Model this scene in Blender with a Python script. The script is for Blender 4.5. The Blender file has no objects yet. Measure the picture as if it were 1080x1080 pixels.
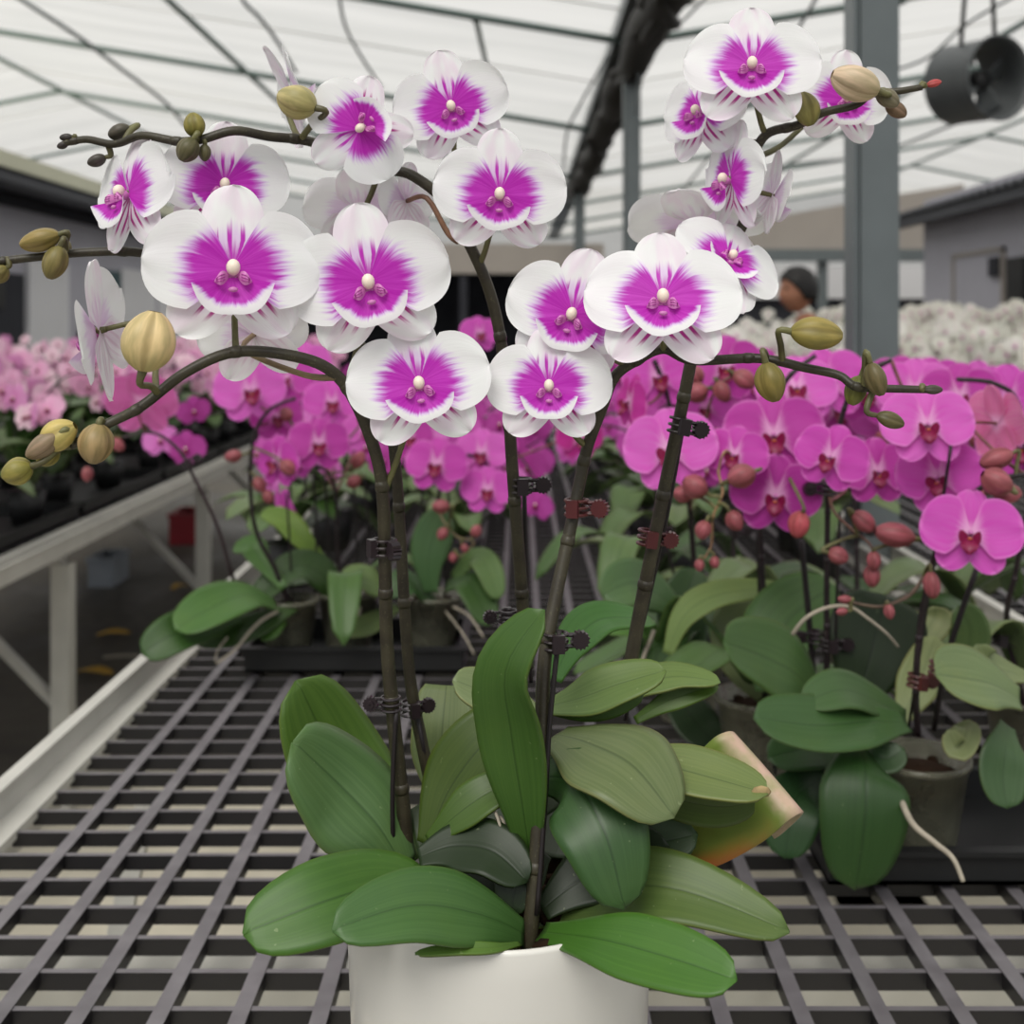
import bpy, math, random
from mathutils import Vector, Matrix
R = random.Random(7)
PI = math.pi
F, VX, VY, CZ = 1250.0, 548.0, 342.0, 1.35      # focal length (px), vanishing point, eye height
sc = bpy.context.scene
COL = sc.collection
BZ = 0.80                                        # bench top
def P(px, py, d): return Vector(((px-VX)*d/F, d, CZ-(py-VY)*d/F))
def bench_pt(px, d, z=BZ): return Vector(((px-VX)*d/F, d, z))
def lin(h):
    h = h.lstrip('#'); o = []
    for i in (0, 2, 4):
        c = int(h[i:i+2], 16)/255
        o.append(c/12.92 if c <= .04045 else ((c+.055)/1.055)**2.4)
    return (o[0], o[1], o[2], 1)
# ------------------------------------------------------------------ objects
WM = {}
def link(o, parent, Mw):
    COL.objects.link(o)
    if parent is not None:
        o.parent = parent; o.matrix_parent_inverse = WM[parent].inverted()
    o.matrix_basis = Mw; WM[o] = Mw.copy()
    return o
def add(name, mesh, parent=None, M=None, color=None, label=None):
    o = bpy.data.objects.new(name, mesh)
    if color is not None: o.color = color
    if label: o['label'] = label
    return link(o, parent, M if M is not None else Matrix.Identity(4))
def thing(name, label, cat, loc, group=None):
    o = bpy.data.objects.new(name, None); o.empty_display_size = .05
    o['label'] = label; o['category'] = cat
    if group: o['group'] = group
    return link(o, None, Matrix.Translation(Vector(loc)))
def tag(o, label, cat, group=None):
    o['label'] = label; o['category'] = cat
    if group: o['group'] = group
    return o
def struct(o): o['kind'] = 'structure'; return o
def dup(root, loc, rz=0, s=1.0, label=None, group=None):
    r = root.copy(); COL.objects.link(r)
    M = Matrix.Translation(Vector(loc)) @ Matrix.Rotation(rz, 4, 'Z') @ Matrix.Scale(s, 4)
    r.matrix_basis = M; WM[r] = M
    if label: r['label'] = label
    if group: r['group'] = group
    for ch in root.children:
        c = ch.copy(); COL.objects.link(c); c.parent = r
        for g in ch.children:
            e = g.copy(); COL.objects.link(e); e.parent = c
    return r
# ------------------------------------------------------------------ mesh tools
class MB:
    def __init__(s): s.v = []; s.f = []; s.uv = []; s.mi = []
    def join(s, v, f, uv=None, mi=0):
        k = len(s.v); s.v += [tuple(a) for a in v]
        s.f += [tuple(i+k for i in q) for q in f]
        s.uv += uv if uv else [(0, 0)]*len(v)
        s.mi += [mi]*len(f); return s
    def mesh(s, name, mats, smooth=True):
        m = bpy.data.meshes.new(name); m.from_pydata(s.v, [], s.f)
        ul = m.uv_layers.new(name='UVMap')
        for l in m.loops: ul.data[l.index].uv = s.uv[l.vertex_index]
        for a in (mats if isinstance(mats, (list, tuple)) else [mats]): m.materials.append(a)
        m.polygons.foreach_set('material_index', s.mi)
        m.polygons.foreach_set('use_smooth', [smooth]*len(m.polygons))
        m.update(); return m
    def box(s, a, b, mi=0, bev=0.0):
        x0, y0, z0 = a; x1, y1, z1 = b
        v = [(x0,y0,z0),(x1,y0,z0),(x1,y1,z0),(x0,y1,z0),(x0,y0,z1),(x1,y0,z1),(x1,y1,z1),(x0,y1,z1)]
        f = [(3,2,1,0),(4,5,6,7),(0,1,5,4),(1,2,6,5),(2,3,7,6),(3,0,4,7)]
        return s.join(v, f, None, mi)
    def tube(s, pts, r, n=8, mi=0, cap=True, smooth=0):
        pts = [Vector(p) for p in pts]
        rr = r if isinstance(r, (list, tuple)) else [r]*len(pts)
        if smooth:
            pts, rr = spline(pts, smooth, rr)
        k = len(pts); v = []; f = []; uv = []
        t0 = (pts[1]-pts[0]).normalized()
        u = t0.orthogonal().normalized()
        for i, p in enumerate(pts):
            t = (pts[min(i+1, k-1)]-pts[max(i-1, 0)]).normalized()
            u = (u-t*u.dot(t)).normalized(); w = t.cross(u)
            for j in range(n):
                a = 2*PI*j/n
                v.append(p+(u*math.cos(a)+w*math.sin(a))*rr[i]); uv.append((i/(k-1), j/n))
        for i in range(k-1):
            for j in range(n):
                f.append((i*n+j, i*n+(j+1)%n, (i+1)*n+(j+1)%n, (i+1)*n+j))
        if cap:
            f.append(tuple(range(n-1, -1, -1))); f.append(tuple((k-1)*n+j for j in range(n)))
        return s.join(v, f, uv, mi)
    def lathe(s, prof, n=32, mi=0, M=None, lobes=0, la=0.0):
        v = []; f = []; uv = []; k = len(prof)
        for i, (r, z) in enumerate(prof):
            for j in range(n):
                a = 2*PI*j/n
                q = r*(1-la*abs(math.cos(lobes*a/2))**6) if lobes else r
                p = Vector((q*math.cos(a), q*math.sin(a), z))
                v.append(M @ p if M else p); uv.append((i/(k-1), j/n))
        for i in range(k-1):
            for j in range(n):
                f.append((i*n+j, i*n+(j+1)%n, (i+1)*n+(j+1)%n, (i+1)*n+j))
        return s.join(v, f, uv, mi)
    def grid(s, nu, nv, fn, mi=0, th=0.0, umap=None):
        V = [[Vector(fn(i/(nu-1), 2*j/(nv-1)-1)) for j in range(nv)] for i in range(nu)]
        v = []; uv = []; f = []
        if th:
            N = [[None]*nv for _ in range(nu)]
            for i in range(nu):
                for j in range(nv):
                    a = V[min(i+1,nu-1)][j]-V[max(i-1,0)][j]; b = V[i][min(j+1,nv-1)]-V[i][max(j-1,0)]
                    c = a.cross(b); N[i][j] = c.normalized() if c.length > 1e-12 else None
            for i in range(nu):
                for j in range(nv):
                    if N[i][j] is None: N[i][j] = N[max(0,min(nu-1,i))][nv//2] or N[max(0,i-1)][nv//2] or Vector((0,0,1))
        for sgn in ((1, -1) if th else (0,)):
            for i in range(nu):
                for j in range(nv):
                    v.append(V[i][j]+(N[i][j]*sgn*th/2 if th else Vector((0,0,0))))
                    uv.append((umap(i/(nu-1)) if umap else i/(nu-1), j/(nv-1)))
        q = nu*nv
        for i in range(nu-1):
            for j in range(nv-1):
                a = (i*nv+j, (i+1)*nv+j, (i+1)*nv+j+1, i*nv+j+1)
                f.append(a)
                if th: f.append(tuple(x+q for x in reversed(a)))
        if th:
            ring = [i*nv for i in range(nu)]+[(nu-1)*nv+j for j in range(1, nv)]+[i*nv+nv-1 for i in range(nu-2, -1, -1)]+[j for j in range(nv-2, 0, -1)]
            for a, b in zip(ring, ring[1:]+ring[:1]): f.append((a, a+q, b+q, b))
        return s.join(v, f, uv, mi)
    def ball(s, c, r, n=12, mi=0, sq=(1,1,1)):
        prof = []
        v = []; f = []; m = n//2+1; uv = []
        for i in range(m):
            th = PI*i/(m-1)
            for j in range(n):
                a = 2*PI*j/n
                v.append((c[0]+r*sq[0]*math.sin(th)*math.cos(a), c[1]+r*sq[1]*math.sin(th)*math.sin(a), c[2]+r*sq[2]*math.cos(th)))
                uv.append((i/(m-1), j/n))
        for i in range(m-1):
            for j in range(n):
                f.append((i*n+j, (i+1)*n+j, (i+1)*n+(j+1)%n, i*n+(j+1)%n))
        return s.join(v, f, uv, mi)
def spline(pts, k, rr=None):
    out = []; ro = []; n = len(pts)
    for i in range(n-1):
        p0 = pts[max(i-1,0)]; p1 = pts[i]; p2 = pts[i+1]; p3 = pts[min(i+2,n-1)]
        for j in range(k):
            t = j/k
            out.append(.5*((2*p1)+(p2-p0)*t+(2*p0-5*p1+4*p2-p3)*t*t+(3*p1-p0-3*p2+p3)*t**3))
            if rr: ro.append(rr[i]*(1-t)+rr[i+1]*t)
    out.append(pts[-1])
    if rr: ro.append(rr[-1]); return out, ro
    return out
# ------------------------------------------------------------------ materials
class NT:
    def __init__(s, name):
        s.m = bpy.data.materials.new(name); s.m.use_nodes = True
        s.t = s.m.node_tree; s.t.nodes.clear()
        s.out = s.n('ShaderNodeOutputMaterial')
    def n(s, ty, **kw):
        x = s.t.nodes.new(ty)
        for k, v in kw.items(): setattr(x, k, v)
        return x
    def set(s, sock, v):
        if hasattr(v, 'is_output') or isinstance(v, bpy.types.NodeSocket): s.t.links.new(v, sock)
        else: sock.default_value = v
    def math(s, op, a, b=None, c=None, clamp=False):
        x = s.n('ShaderNodeMath', operation=op, use_clamp=clamp); s.set(x.inputs[0], a)
        if b is not None: s.set(x.inputs[1], b)
        if c is not None: s.set(x.inputs[2], c)
        return x.outputs[0]
    def sstep(s, v, a, b, o0=0.0, o1=1.0):
        x = s.n('ShaderNodeMapRange', interpolation_type='SMOOTHSTEP'); s.set(x.inputs[0], v)
        s.set(x.inputs[1], a); s.set(x.inputs[2], b); x.inputs[3].default_value = o0; x.inputs[4].default_value = o1
        return x.outputs[0]
    def mix(s, f, a, b, blend='MIX'):
        x = s.n('ShaderNodeMix', data_type='RGBA', blend_type=blend)
        s.set(x.inputs[0], f); s.set(x.inputs[6], a); s.set(x.inputs[7], b); return x.outputs[2]
    def uv(s):
        u = s.n('ShaderNodeUVMap'); q = s.n('ShaderNodeSeparateXYZ'); s.t.links.new(u.outputs[0], q.inputs[0])
        return q.outputs[0], q.outputs[1]
    def vec(s, x, y, z):
        c = s.n('ShaderNodeCombineXYZ')
        for i, v in enumerate((x, y, z)): s.set(c.inputs[i], v)
        return c.outputs[0]
    def noise(s, vec, scale, detail=2.0, rough=.5):
        x = s.n('ShaderNodeTexNoise'); x.inputs['Scale'].default_value = scale
        x.inputs['Detail'].default_value = detail; x.inputs['Roughness'].default_value = rough
        if vec is not None: s.t.links.new(vec, x.inputs['Vector'])
        return x.outputs[0]
    def coord(s, k='Object'): return s.n('ShaderNodeTexCoord').outputs[k]
    def info(s, k): return s.n('ShaderNodeObjectInfo').outputs[k]
    def bsdf(s, color, rough=.5, spec=.5, metal=0.0, trans=0.0, tcolor=None, bump=None, bstr=.2, bdist=.002, coat=0.0):
        b = s.n('ShaderNodeBsdfPrincipled')
        s.set(b.inputs['Base Color'], color); s.set(b.inputs['Roughness'], rough)
        b.inputs['Specular IOR Level'].default_value = spec; b.inputs['Metallic'].default_value = metal
        b.inputs['Coat Weight'].default_value = coat
        nrm = None
        if bump is not None:
            q = s.n('ShaderNodeBump'); q.inputs['Strength'].default_value = bstr; q.inputs['Distance'].default_value = bdist
            s.t.links.new(bump, q.inputs['Height']); nrm = q.outputs[0]; s.t.links.new(nrm, b.inputs['Normal'])
        sh = b.outputs[0]
        if trans:
            tr = s.n('ShaderNodeBsdfTranslucent'); s.set(tr.inputs[0], tcolor if tcolor is not None else color)
            if nrm: s.t.links.new(nrm, tr.inputs['Normal'])
            mx = s.n('ShaderNodeMixShader'); mx.inputs[0].default_value = trans
            s.t.links.new(sh, mx.inputs[1]); s.t.links.new(tr.outputs[0], mx.inputs[2]); sh = mx.outputs[0]
        s.t.links.new(sh, s.out.inputs[0]); return s.m
MT = {}
def simple(name, hexc, rough=.5, spec=.5, metal=0, var=.15, scale=8, trans=0, bstr=0):
    t = NT(name); co = t.coord()
    n = t.noise(co, scale, 4)
    c = lin(hexc); d = tuple(x*(1-var) for x in c[:3])+(1,); e = tuple(min(1, x*(1+var)) for x in c[:3])+(1,)
    col = t.mix(n, d, e)
    MT[name] = t.bsdf(col, rough, spec, metal, trans, bump=n if bstr else None, bstr=bstr)
    return MT[name]
WHITE = lin('#eef0ef'); MAG = (.47, .018, .43, 1); VIO = (.60, .22, .80, 1)
def petal_mat(name, kind):
    t = NT(name); u, v = t.uv(); rnd = t.info('Random')
    s = t.math('MULTIPLY_ADD', v, 2.0, -1.0); sa = t.math('ABSOLUTE', s)
    fine = t.noise(t.vec(t.math('MULTIPLY', s, 11.0), t.math('MULTIPLY', u, 1.3), t.math('MULTIPLY', rnd, 40.0)), 1.0, 3, .6)
    big = t.noise(t.vec(t.math('MULTIPLY', s, 2.0), t.math('MULTIPLY', u, 2.0), t.math('MULTIPLY', rnd, 40.0)), 1.0, 1)
    j = t.math('MULTIPLY', t.math('SUBTRACT', fine, .5), .42)
    j = t.math('ADD', j, t.math('MULTIPLY', t.math('SUBTRACT', big, .5), .12))
    if kind == 'petal':
        q = t.n('ShaderNodeSeparateXYZ'); t.t.links.new(t.coord(), q.inputs[0])
        zz = t.math('ADD', q.outputs[2], .02)
        r = t.math('SQRT', t.math('ADD', t.math('MULTIPLY', q.outputs[0], q.outputs[0]), t.math('MULTIPLY', t.math('MULTIPLY', zz, zz), 1.25)))
        r = t.math('ADD', r, t.math('MULTIPLY', j, .46))
        core = t.sstep(r, .200, .300, 1, 0)
        halo = t.sstep(r, .225, .345, 1, 0)
        core = t.math('MULTIPLY', core, t.sstep(sa, .86, 1.0, 1, .45))
    elif kind == 'lip':
        r = t.math('SUBTRACT', u, t.math('MULTIPLY', t.math('POWER', sa, 6), .20)); r = t.math('ADD', r, t.math('MULTIPLY', j, .65))
        core = t.sstep(r, .64, .76, 1, 0); halo = t.sstep(r, .68, .84, 1, 0)
    else:
        st = t.math('SINE', t.math('MULTIPLY', s, 15.0 if kind == 'dorsal' else 17.0))
        st = t.sstep(st, .05, .75)
        lim = .53 if kind == 'dorsal' else .72
        r = t.math('ADD', t.math('ADD', u, t.math('MULTIPLY', j, .7)), t.math('MULTIPLY', t.math('POWER', sa, 2), .35))
        env = t.sstep(r, lim-.16, lim+.05, 1, 0)
        solid = t.sstep(r, .12, .36, .9, 0) if kind == 'dorsal' else t.sstep(r, .1, .24, .8, 0)
        core = t.math('MAXIMUM', t.math('MULTIPLY', st, env), solid); halo = t.math('MULTIPLY', env, .45 if kind == 'dorsal' else .12)
    bf = t.math('SUBTRACT', 1.0, t.math('MULTIPLY', t.n('ShaderNodeNewGeometry').outputs['Backfacing'], .8))
    core = t.math('MULTIPLY', core, bf); halo = t.math('MULTIPLY', halo, bf)
    tone = t.mix(t.sstep(big, .3, .7), WHITE, lin('#ededee') if kind in ('petal', 'lip') else lin('#ebe0e9'))
    if kind == 'lateral': mg = (.45, .03, .26, 1)
    else: mg = t.mix(t.sstep(fine, .3, .7), MAG, (.56, .045, .52, 1))
    col = t.mix(t.math('MULTIPLY', halo, .75), tone, VIO); col = t.mix(core, col, mg)
    vein = t.noise(t.vec(t.math('MULTIPLY', s, 26.0), t.math('MULTIPLY', u, 2.0), rnd), 1.0, 2)
    return t.bsdf(col, .5, .25, trans=.30, bump=vein, bstr=.12, bdist=.001)
for k in ('petal', 'dorsal', 'lateral', 'lip'): MT['w_'+k] = petal_mat('white_orchid_'+k, k)
def pink_mat(name):
    t = NT(name); u, v = t.uv(); rnd = t.info('Random'); oc = t.info('Color')
    s = t.math('MULTIPLY_ADD', v, 2.0, -1.0); sa = t.math('ABSOLUTE', s)
    vein = t.noise(t.vec(t.math('MULTIPLY', s, 14.0), t.math('MULTIPLY', u, 1.5), t.math('MULTIPLY', rnd, 30.0)), 1.0, 3, .6)
    col = t.mix(t.sstep(vein, .35, .75), oc, t.mix(1.0, oc, (1.0, .62, .95, 1), 'MULTIPLY'))
    pale = t.sstep(t.math('ADD', u, t.math('MULTIPLY', t.math('SUBTRACT', vein, .5), .2)), .02, .30, 1, 0)
    col = t.mix(t.math('MULTIPLY', pale, .75), col, lin('#f3c3e6'))
    rim = t.sstep(t.math('MAXIMUM', u, sa), .88, 1.0)
    col = t.mix(t.math('MULTIPLY', rim, .35), col, lin('#f2a9e4'))
    return t.bsdf(col, .5, .25, trans=.28, bump=vein, bstr=.12, bdist=.001)
MT['pink'] = pink_mat('pink_orchid_petal')
def leaf_mat(name):
    t = NT(name); u, v = t.uv(); oc = t.info('Color'); rnd = t.info('Random')
    s = t.math('MULTIPLY_ADD', v, 2.0, -1.0); sa = t.math('ABSOLUTE', s)
    str_ = t.noise(t.vec(t.math('MULTIPLY', s, 16.0), t.math('MULTIPLY', u, .8), t.math('MULTIPLY', rnd, 30.0)), 1.0, 3, .6)
    blot = t.noise(t.coord(), 18, 4, .6)
    oc = t.mix(1.0, oc, (.62, .60, .52, 1), 'MULTIPLY')
    dk = t.mix(1.0, oc, (.84, .88, .83, 1), 'MULTIPLY'); lt = t.mix(1.0, oc, (1.08, 1.06, 1.08, 1), 'MULTIPLY')
    oc_ = oc
    col = t.mix(t.sstep(str_, .3, .7), dk, lt)
    col = t.mix(t.sstep(blot, .45, .75, 0, .35), col, t.mix(1.0, oc, (1.25, 1.12, .8, 1), 'MULTIPLY'))
    mid = t.sstep(sa, .0, .05, .6, 0)
    col = t.mix(mid, col, t.mix(1.0, oc, (.35, .42, .35, 1), 'MULTIPLY'))
    col = t.mix(t.sstep(sa, .93, 1.0, 0, .5), col, t.mix(1.0, oc, (1.5, 1.1, .9, 1), 'MULTIPLY'))
    spk = t.sstep(t.noise(t.coord(), 240, 2), .71, .78, 0, .22)
    col = t.mix(spk, col, lin('#a9b489'))
    h = t.math('ADD', t.math('MULTIPLY', str_, .35), t.sstep(sa, 0, .09, 0, 1.6))
    return t.bsdf(col, t.math('ADD', .34, t.math('MULTIPLY', blot, .2)), .38, trans=.12, bump=h, bstr=.14, bdist=.0012)
MT['leaf'] = leaf_mat('orchid_leaf')
def bud_mat(name):
    t = NT(name); u, v = t.uv(); oc = t.info('Color'); rnd = t.info('Random')
    seam = t.math('ABSOLUTE', t.math('COSINE', t.math('MULTIPLY', v, 3*PI)))
    n = t.noise(t.vec(t.math('MULTIPLY', v, 14.0), t.math('MULTIPLY', u, 1.5), t.math('MULTIPLY', rnd, 30)), 1.0, 3)
    col = t.mix(t.sstep(n, .3, .7), t.mix(1.0, oc, (.72, .74, .65, 1), 'MULTIPLY'), t.mix(1.0, oc, (1.18, 1.14, 1.1, 1), 'MULTIPLY'))
    col = t.mix(t.sstep(u, .0, .5, .45, 0), col, t.mix(1.0, oc, (.62, .7, .45, 1), 'MULTIPLY'))
    col = t.mix(t.sstep(seam, .93, 1.0, 0, .5), col, t.mix(1.0, oc, (.5, .45, .35, 1), 'MULTIPLY'))
    return t.bsdf(col, .45, .35, trans=.08)
MT['bud'] = bud_mat('orchid_bud')
def stem_mat(name):
    t = NT(name); co = t.coord(); oc = t.info('Color')
    n = t.noise(co, 60, 4); n2 = t.noise(co, 700, 2)
    col = t.mix(t.sstep(n, .35, .7), oc, t.mix(1.0, oc, (.55, .5, .55, 1), 'MULTIPLY'))
    col = t.mix(t.sstep(n2, .62, .7, 0, .3), col, lin('#6d6a4e'))
    return t.bsdf(col, .45, .4)
MT['stem'] = stem_mat('flower_spike_skin')
def tepal_far(name):
    t = NT(name); oc = t.info('Color'); u, v = t.uv()
    col = t.mix(t.sstep(u, 0, .5, .5, 0), oc, t.mix(1.0, oc, (1.0, .75, .95, 1), 'MULTIPLY'))
    return t.bsdf(col, .55, .2, trans=.3)
MT['far'] = tepal_far('distant_petal')
simple('column', '#efe0cf', .45, var=.06, scale=120, trans=.1)
simple('lobe', '#cf7fbd', .45, var=.25, scale=200, trans=.2)
simple('stripe', '#a83a94', .45, var=.2, scale=200)
simple('pinklip', '#7c0b40', .45, var=.4, scale=120, trans=.1)
simple('orange', '#c0622c', .5, var=.4, scale=150)
simple('ceramic', '#cfcdc6', .22, .5, var=.02, scale=6)
simple('bark', '#2a1d13', .9, .1, var=.6, scale=90, bstr=.8)
simple('clip', '#20161a', .35, .5, var=.3, scale=80)
simple('clipred', '#4a1b1c', .35, .5, var=.3, scale=80)
simple('stake', '#1d1718', .5, .4, var=.3, scale=50)
simple('root', '#9b9384', .6, .3, var=.3, scale=90, bstr=.3)
def grid_mat():
    t = NT('top_lit_black_plastic'); co = t.coord(); n = t.noise(co, 40, 4); n2 = t.noise(co, 5, 3)
    q = t.n('ShaderNodeSeparateXYZ'); t.t.links.new(t.n('ShaderNodeNewGeometry').outputs['True Normal'], q.inputs[0])
    top_light = t.math('MULTIPLY', t.sstep(q.outputs[2], .5, .9), t.sstep(n2, .2, .8, .65, 1.0))  # upward faces painted paler, sides near-black, to imitate top light and shade
    col = t.mix(top_light, lin('#151417'), t.mix(n, lin('#565256'), lin('#7c797c')))
    return t.bsdf(col, .45, .4)
MT['grid'] = grid_mat()
simple('railwhite', '#b5b4ad', .5, .35, var=.16, scale=14)
simple('steel', '#6c7476', .42, .5, .15, var=.15, scale=10)
simple('pipe', '#6f7f7b', .5, .4, .1, var=.2, scale=6)
simple('black', '#141416', .45, .4, var=.3, scale=20)
simple('darkplastic', '#131415', .5, .4, var=.3, scale=12)
simple('fan', '#5a5e60', .5, .4, .2, var=.2, scale=10)
simple('sheet', '#25221f', .6, .3, var=.5, scale=9, bstr=.5)
simple('slab', '#c9c3b2', .85, .2, var=.22, scale=9, bstr=.2)
simple('housewall', '#b2b1bb', .7, .3, var=.08, scale=2)
simple('housewhite', '#dcdcdf', .7, .3, var=.06, scale=2)
simple('roofdark', '#55575d', .6, .3, var=.15, scale=3)
simple('rooftop', '#d9d9c2', .7, .3, var=.1, scale=3)
simple('fascia', '#a39c95', .7, .3, var=.12, scale=2)
simple('shade', '#34353b', .8, .2, var=.3, scale=3)
simple('teal', '#2b4c52', .5, .4, var=.2, scale=5)
simple('red', '#8c1d28', .5, .4, var=.2, scale=9)
simple('crate', '#868c93', .5, .4, var=.2, scale=9)
simple('deadleaf', '#b8923f', .7, .3, var=.3, scale=60)
simple('scar', '#94815c', .8, .2, var=.5, scale=300)
simple('skin', '#a5745c', .5, .3, var=.08, scale=30)
simple('hair', '#100d0d', .5, .4, var=.3, scale=200)
simple('shirt', '#1a1d28', .85, .2, var=.2, scale=40)
simple('trousers', '#2c3038', .85, .2, var=.2, scale=40)
simple('lips', '#7c4540', .5, .3)
simple('bagred', '#a5453a', .5, .3, var=.3, scale=20)
def pot_mat():
    t = NT('clear_plastic'); b = t.n('ShaderNodeBsdfPrincipled'); n = t.noise(t.coord(), 45, 4)
    t.set(b.inputs['Base Color'], t.mix(n, lin('#4b4a3d'), lin('#8f8f7c'))); b.inputs['Roughness'].default_value = .3
    tr = t.n('ShaderNodeBsdfTransparent'); mx = t.n('ShaderNodeMixShader'); mx.inputs[0].default_value = .4
    t.t.links.new(b.outputs[0], mx.inputs[1]); t.t.links.new(tr.outputs[0], mx.inputs[2]); t.t.links.new(mx.outputs[0], t.out.inputs[0])
    return t.m
MT['clearpot'] = pot_mat()
def film_mat():
    t = NT('greenhouse_film'); co = t.coord()
    mp = t.n('ShaderNodeMapping'); mp.inputs['Scale'].default_value = (.25, 2.2, 1); t.t.links.new(co, mp.inputs[0])
    n = t.noise(mp.outputs[0], 1.0, 5, .6)
    tint = t.mix(t.sstep(n, .3, .7), lin('#d9d8d4'), lin('#e8e6e2'))
    tr = t.n('ShaderNodeBsdfTransparent'); t.set(tr.inputs[0], tint)
    tl = t.n('ShaderNodeBsdfTranslucent'); t.set(tl.inputs[0], tint)
    df = t.n('ShaderNodeBsdfDiffuse'); t.set(df.inputs[0], tint)
    a = t.n('ShaderNodeMixShader'); a.inputs[0].default_value = .25
    t.t.links.new(tl.outputs[0], a.inputs[1]); t.t.links.new(df.outputs[0], a.inputs[2])
    b = t.n('ShaderNodeMixShader'); b.inputs[0].default_value = .45
    t.t.links.new(tr.outputs[0], b.inputs[1]); t.t.links.new(a.outputs[0], b.inputs[2])
    t.t.links.new(b.outputs[0], t.out.inputs[0]); return t.m
MT['film'] = film_mat()
def floor_mat():
    t = NT('wet_concrete'); co = t.coord(); n = t.noise(co, .9, 6, .6); n2 = t.noise(co, 14, 4)
    col = t.mix(t.sstep(n, .35, .65), lin('#3a3632'), lin('#5f5a52')); col = t.mix(t.sstep(n2, .4, .8, 0, .4), col, lin('#6f6a5e'))
    return t.bsdf(col, t.sstep(n, .3, .7, .35, .8), .4, bump=n2, bstr=.2)
MT['floor'] = floor_mat()
# ------------------------------------------------------------------ flowers (unit width, facing -Y, dorsal up)
def tepal(mb, ang, L, W, base, y0, cup, back, seed, n=(15, 11), mi=0, bow=0., ex=2.4, wave=.008, wp=.85, claw=.3):
    r = random.Random(seed); ph = r.uniform(0, 6); ph2 = r.uniform(0, 6); tw = r.uniform(-.12, .12)
    ax = Vector((math.cos(ang), 0, math.sin(ang))); pr = Vector((-math.sin(ang), 0, math.cos(ang)))
    def fn(t, s):
        tt = (1-(1-t)**1.5)**wp; t = 1-(1-t)**1.5
        w = W*max(0, 1-abs(2*tt-1)**ex)**(1/2.1)
        if t < claw: w = max(w*(.30+.70*t/claw), .03*(1-t))
        y = y0-cup*(s*s)*W*1.0*math.sin(PI*min(1, t*1.1))+back*t*t*L+tw*s*t*W+wave*math.sin(5*s+ph+3*t)*t+wave*.8*math.sin(9*s+ph2)*t*abs(s)
        p = ax*(base+L*t)+pr*(w*s+bow*math.sin(PI*t))
        return Vector((p.x, y, p.z))
    mb.grid(n[0], n[1], fn, mi, 0, lambda t: 1-(1-t)**1.5)
def lip_white(mb, seed):
    r = random.Random(seed); a = r.uniform(.9, 1.1)
    def fn(t, s):
        ph = s*1.42
        Rr = .235*(1-.10*math.cos(2*ph))*(1+.03*math.sin(7*s+seed))
        q = t*Rr
        x = q*math.sin(ph)*(1-.12*t); z = -.055-q*math.cos(ph)*(1.0)
        y = -.055-.155*a*(t**1.7)*(.62+.38*abs(s)**1.5)+.05*t**4
        return (x, y, z)
    mb.grid(13, 19, fn, 0)
    for sg in (-1, 1):
        def fl(t, s):
            return (sg*(.025+.075*t), -.07-.05*math.sin(PI*t)-.035*t+.012*s*s, -.05-.032*t+.038*s*math.sin(PI*min(.97, t*.9+.1)))
        mb.grid(8, 5, fl, 1)
        for k in (-.45, 0, .45):
            mb.tube([Vector(fl(q, k))+Vector((0, -.004, 0)) for q in (.25, .5, .85)], .0035, 4, 2)
    mb.ball((0, -.105, -.125), .022, 8, 1, (1.3, .8, .7))
def lip_pink(mb, seed):
    for sg in (-1, 1):
        def fl(t, s): return (sg*(.02+.085*math.sin(1.5*t)), -.04-.10*t, -.055+.02*t+.062*s*math.sin(PI*min(.98, t*.8+.14)))
        mb.grid(8, 6, fl, 0)
    def fm(t, s): return (.085*s*math.sin(PI*min(.97, .25+.68*t)), -.06-.09*math.sin(1.9*t)+.035*s*s, -.06-.155*t)
    mb.grid(9, 7, fm, 0)
    mb.ball((0, -.092, -.06), .018, 8, 1, (1.3, .6, .6))
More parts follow.
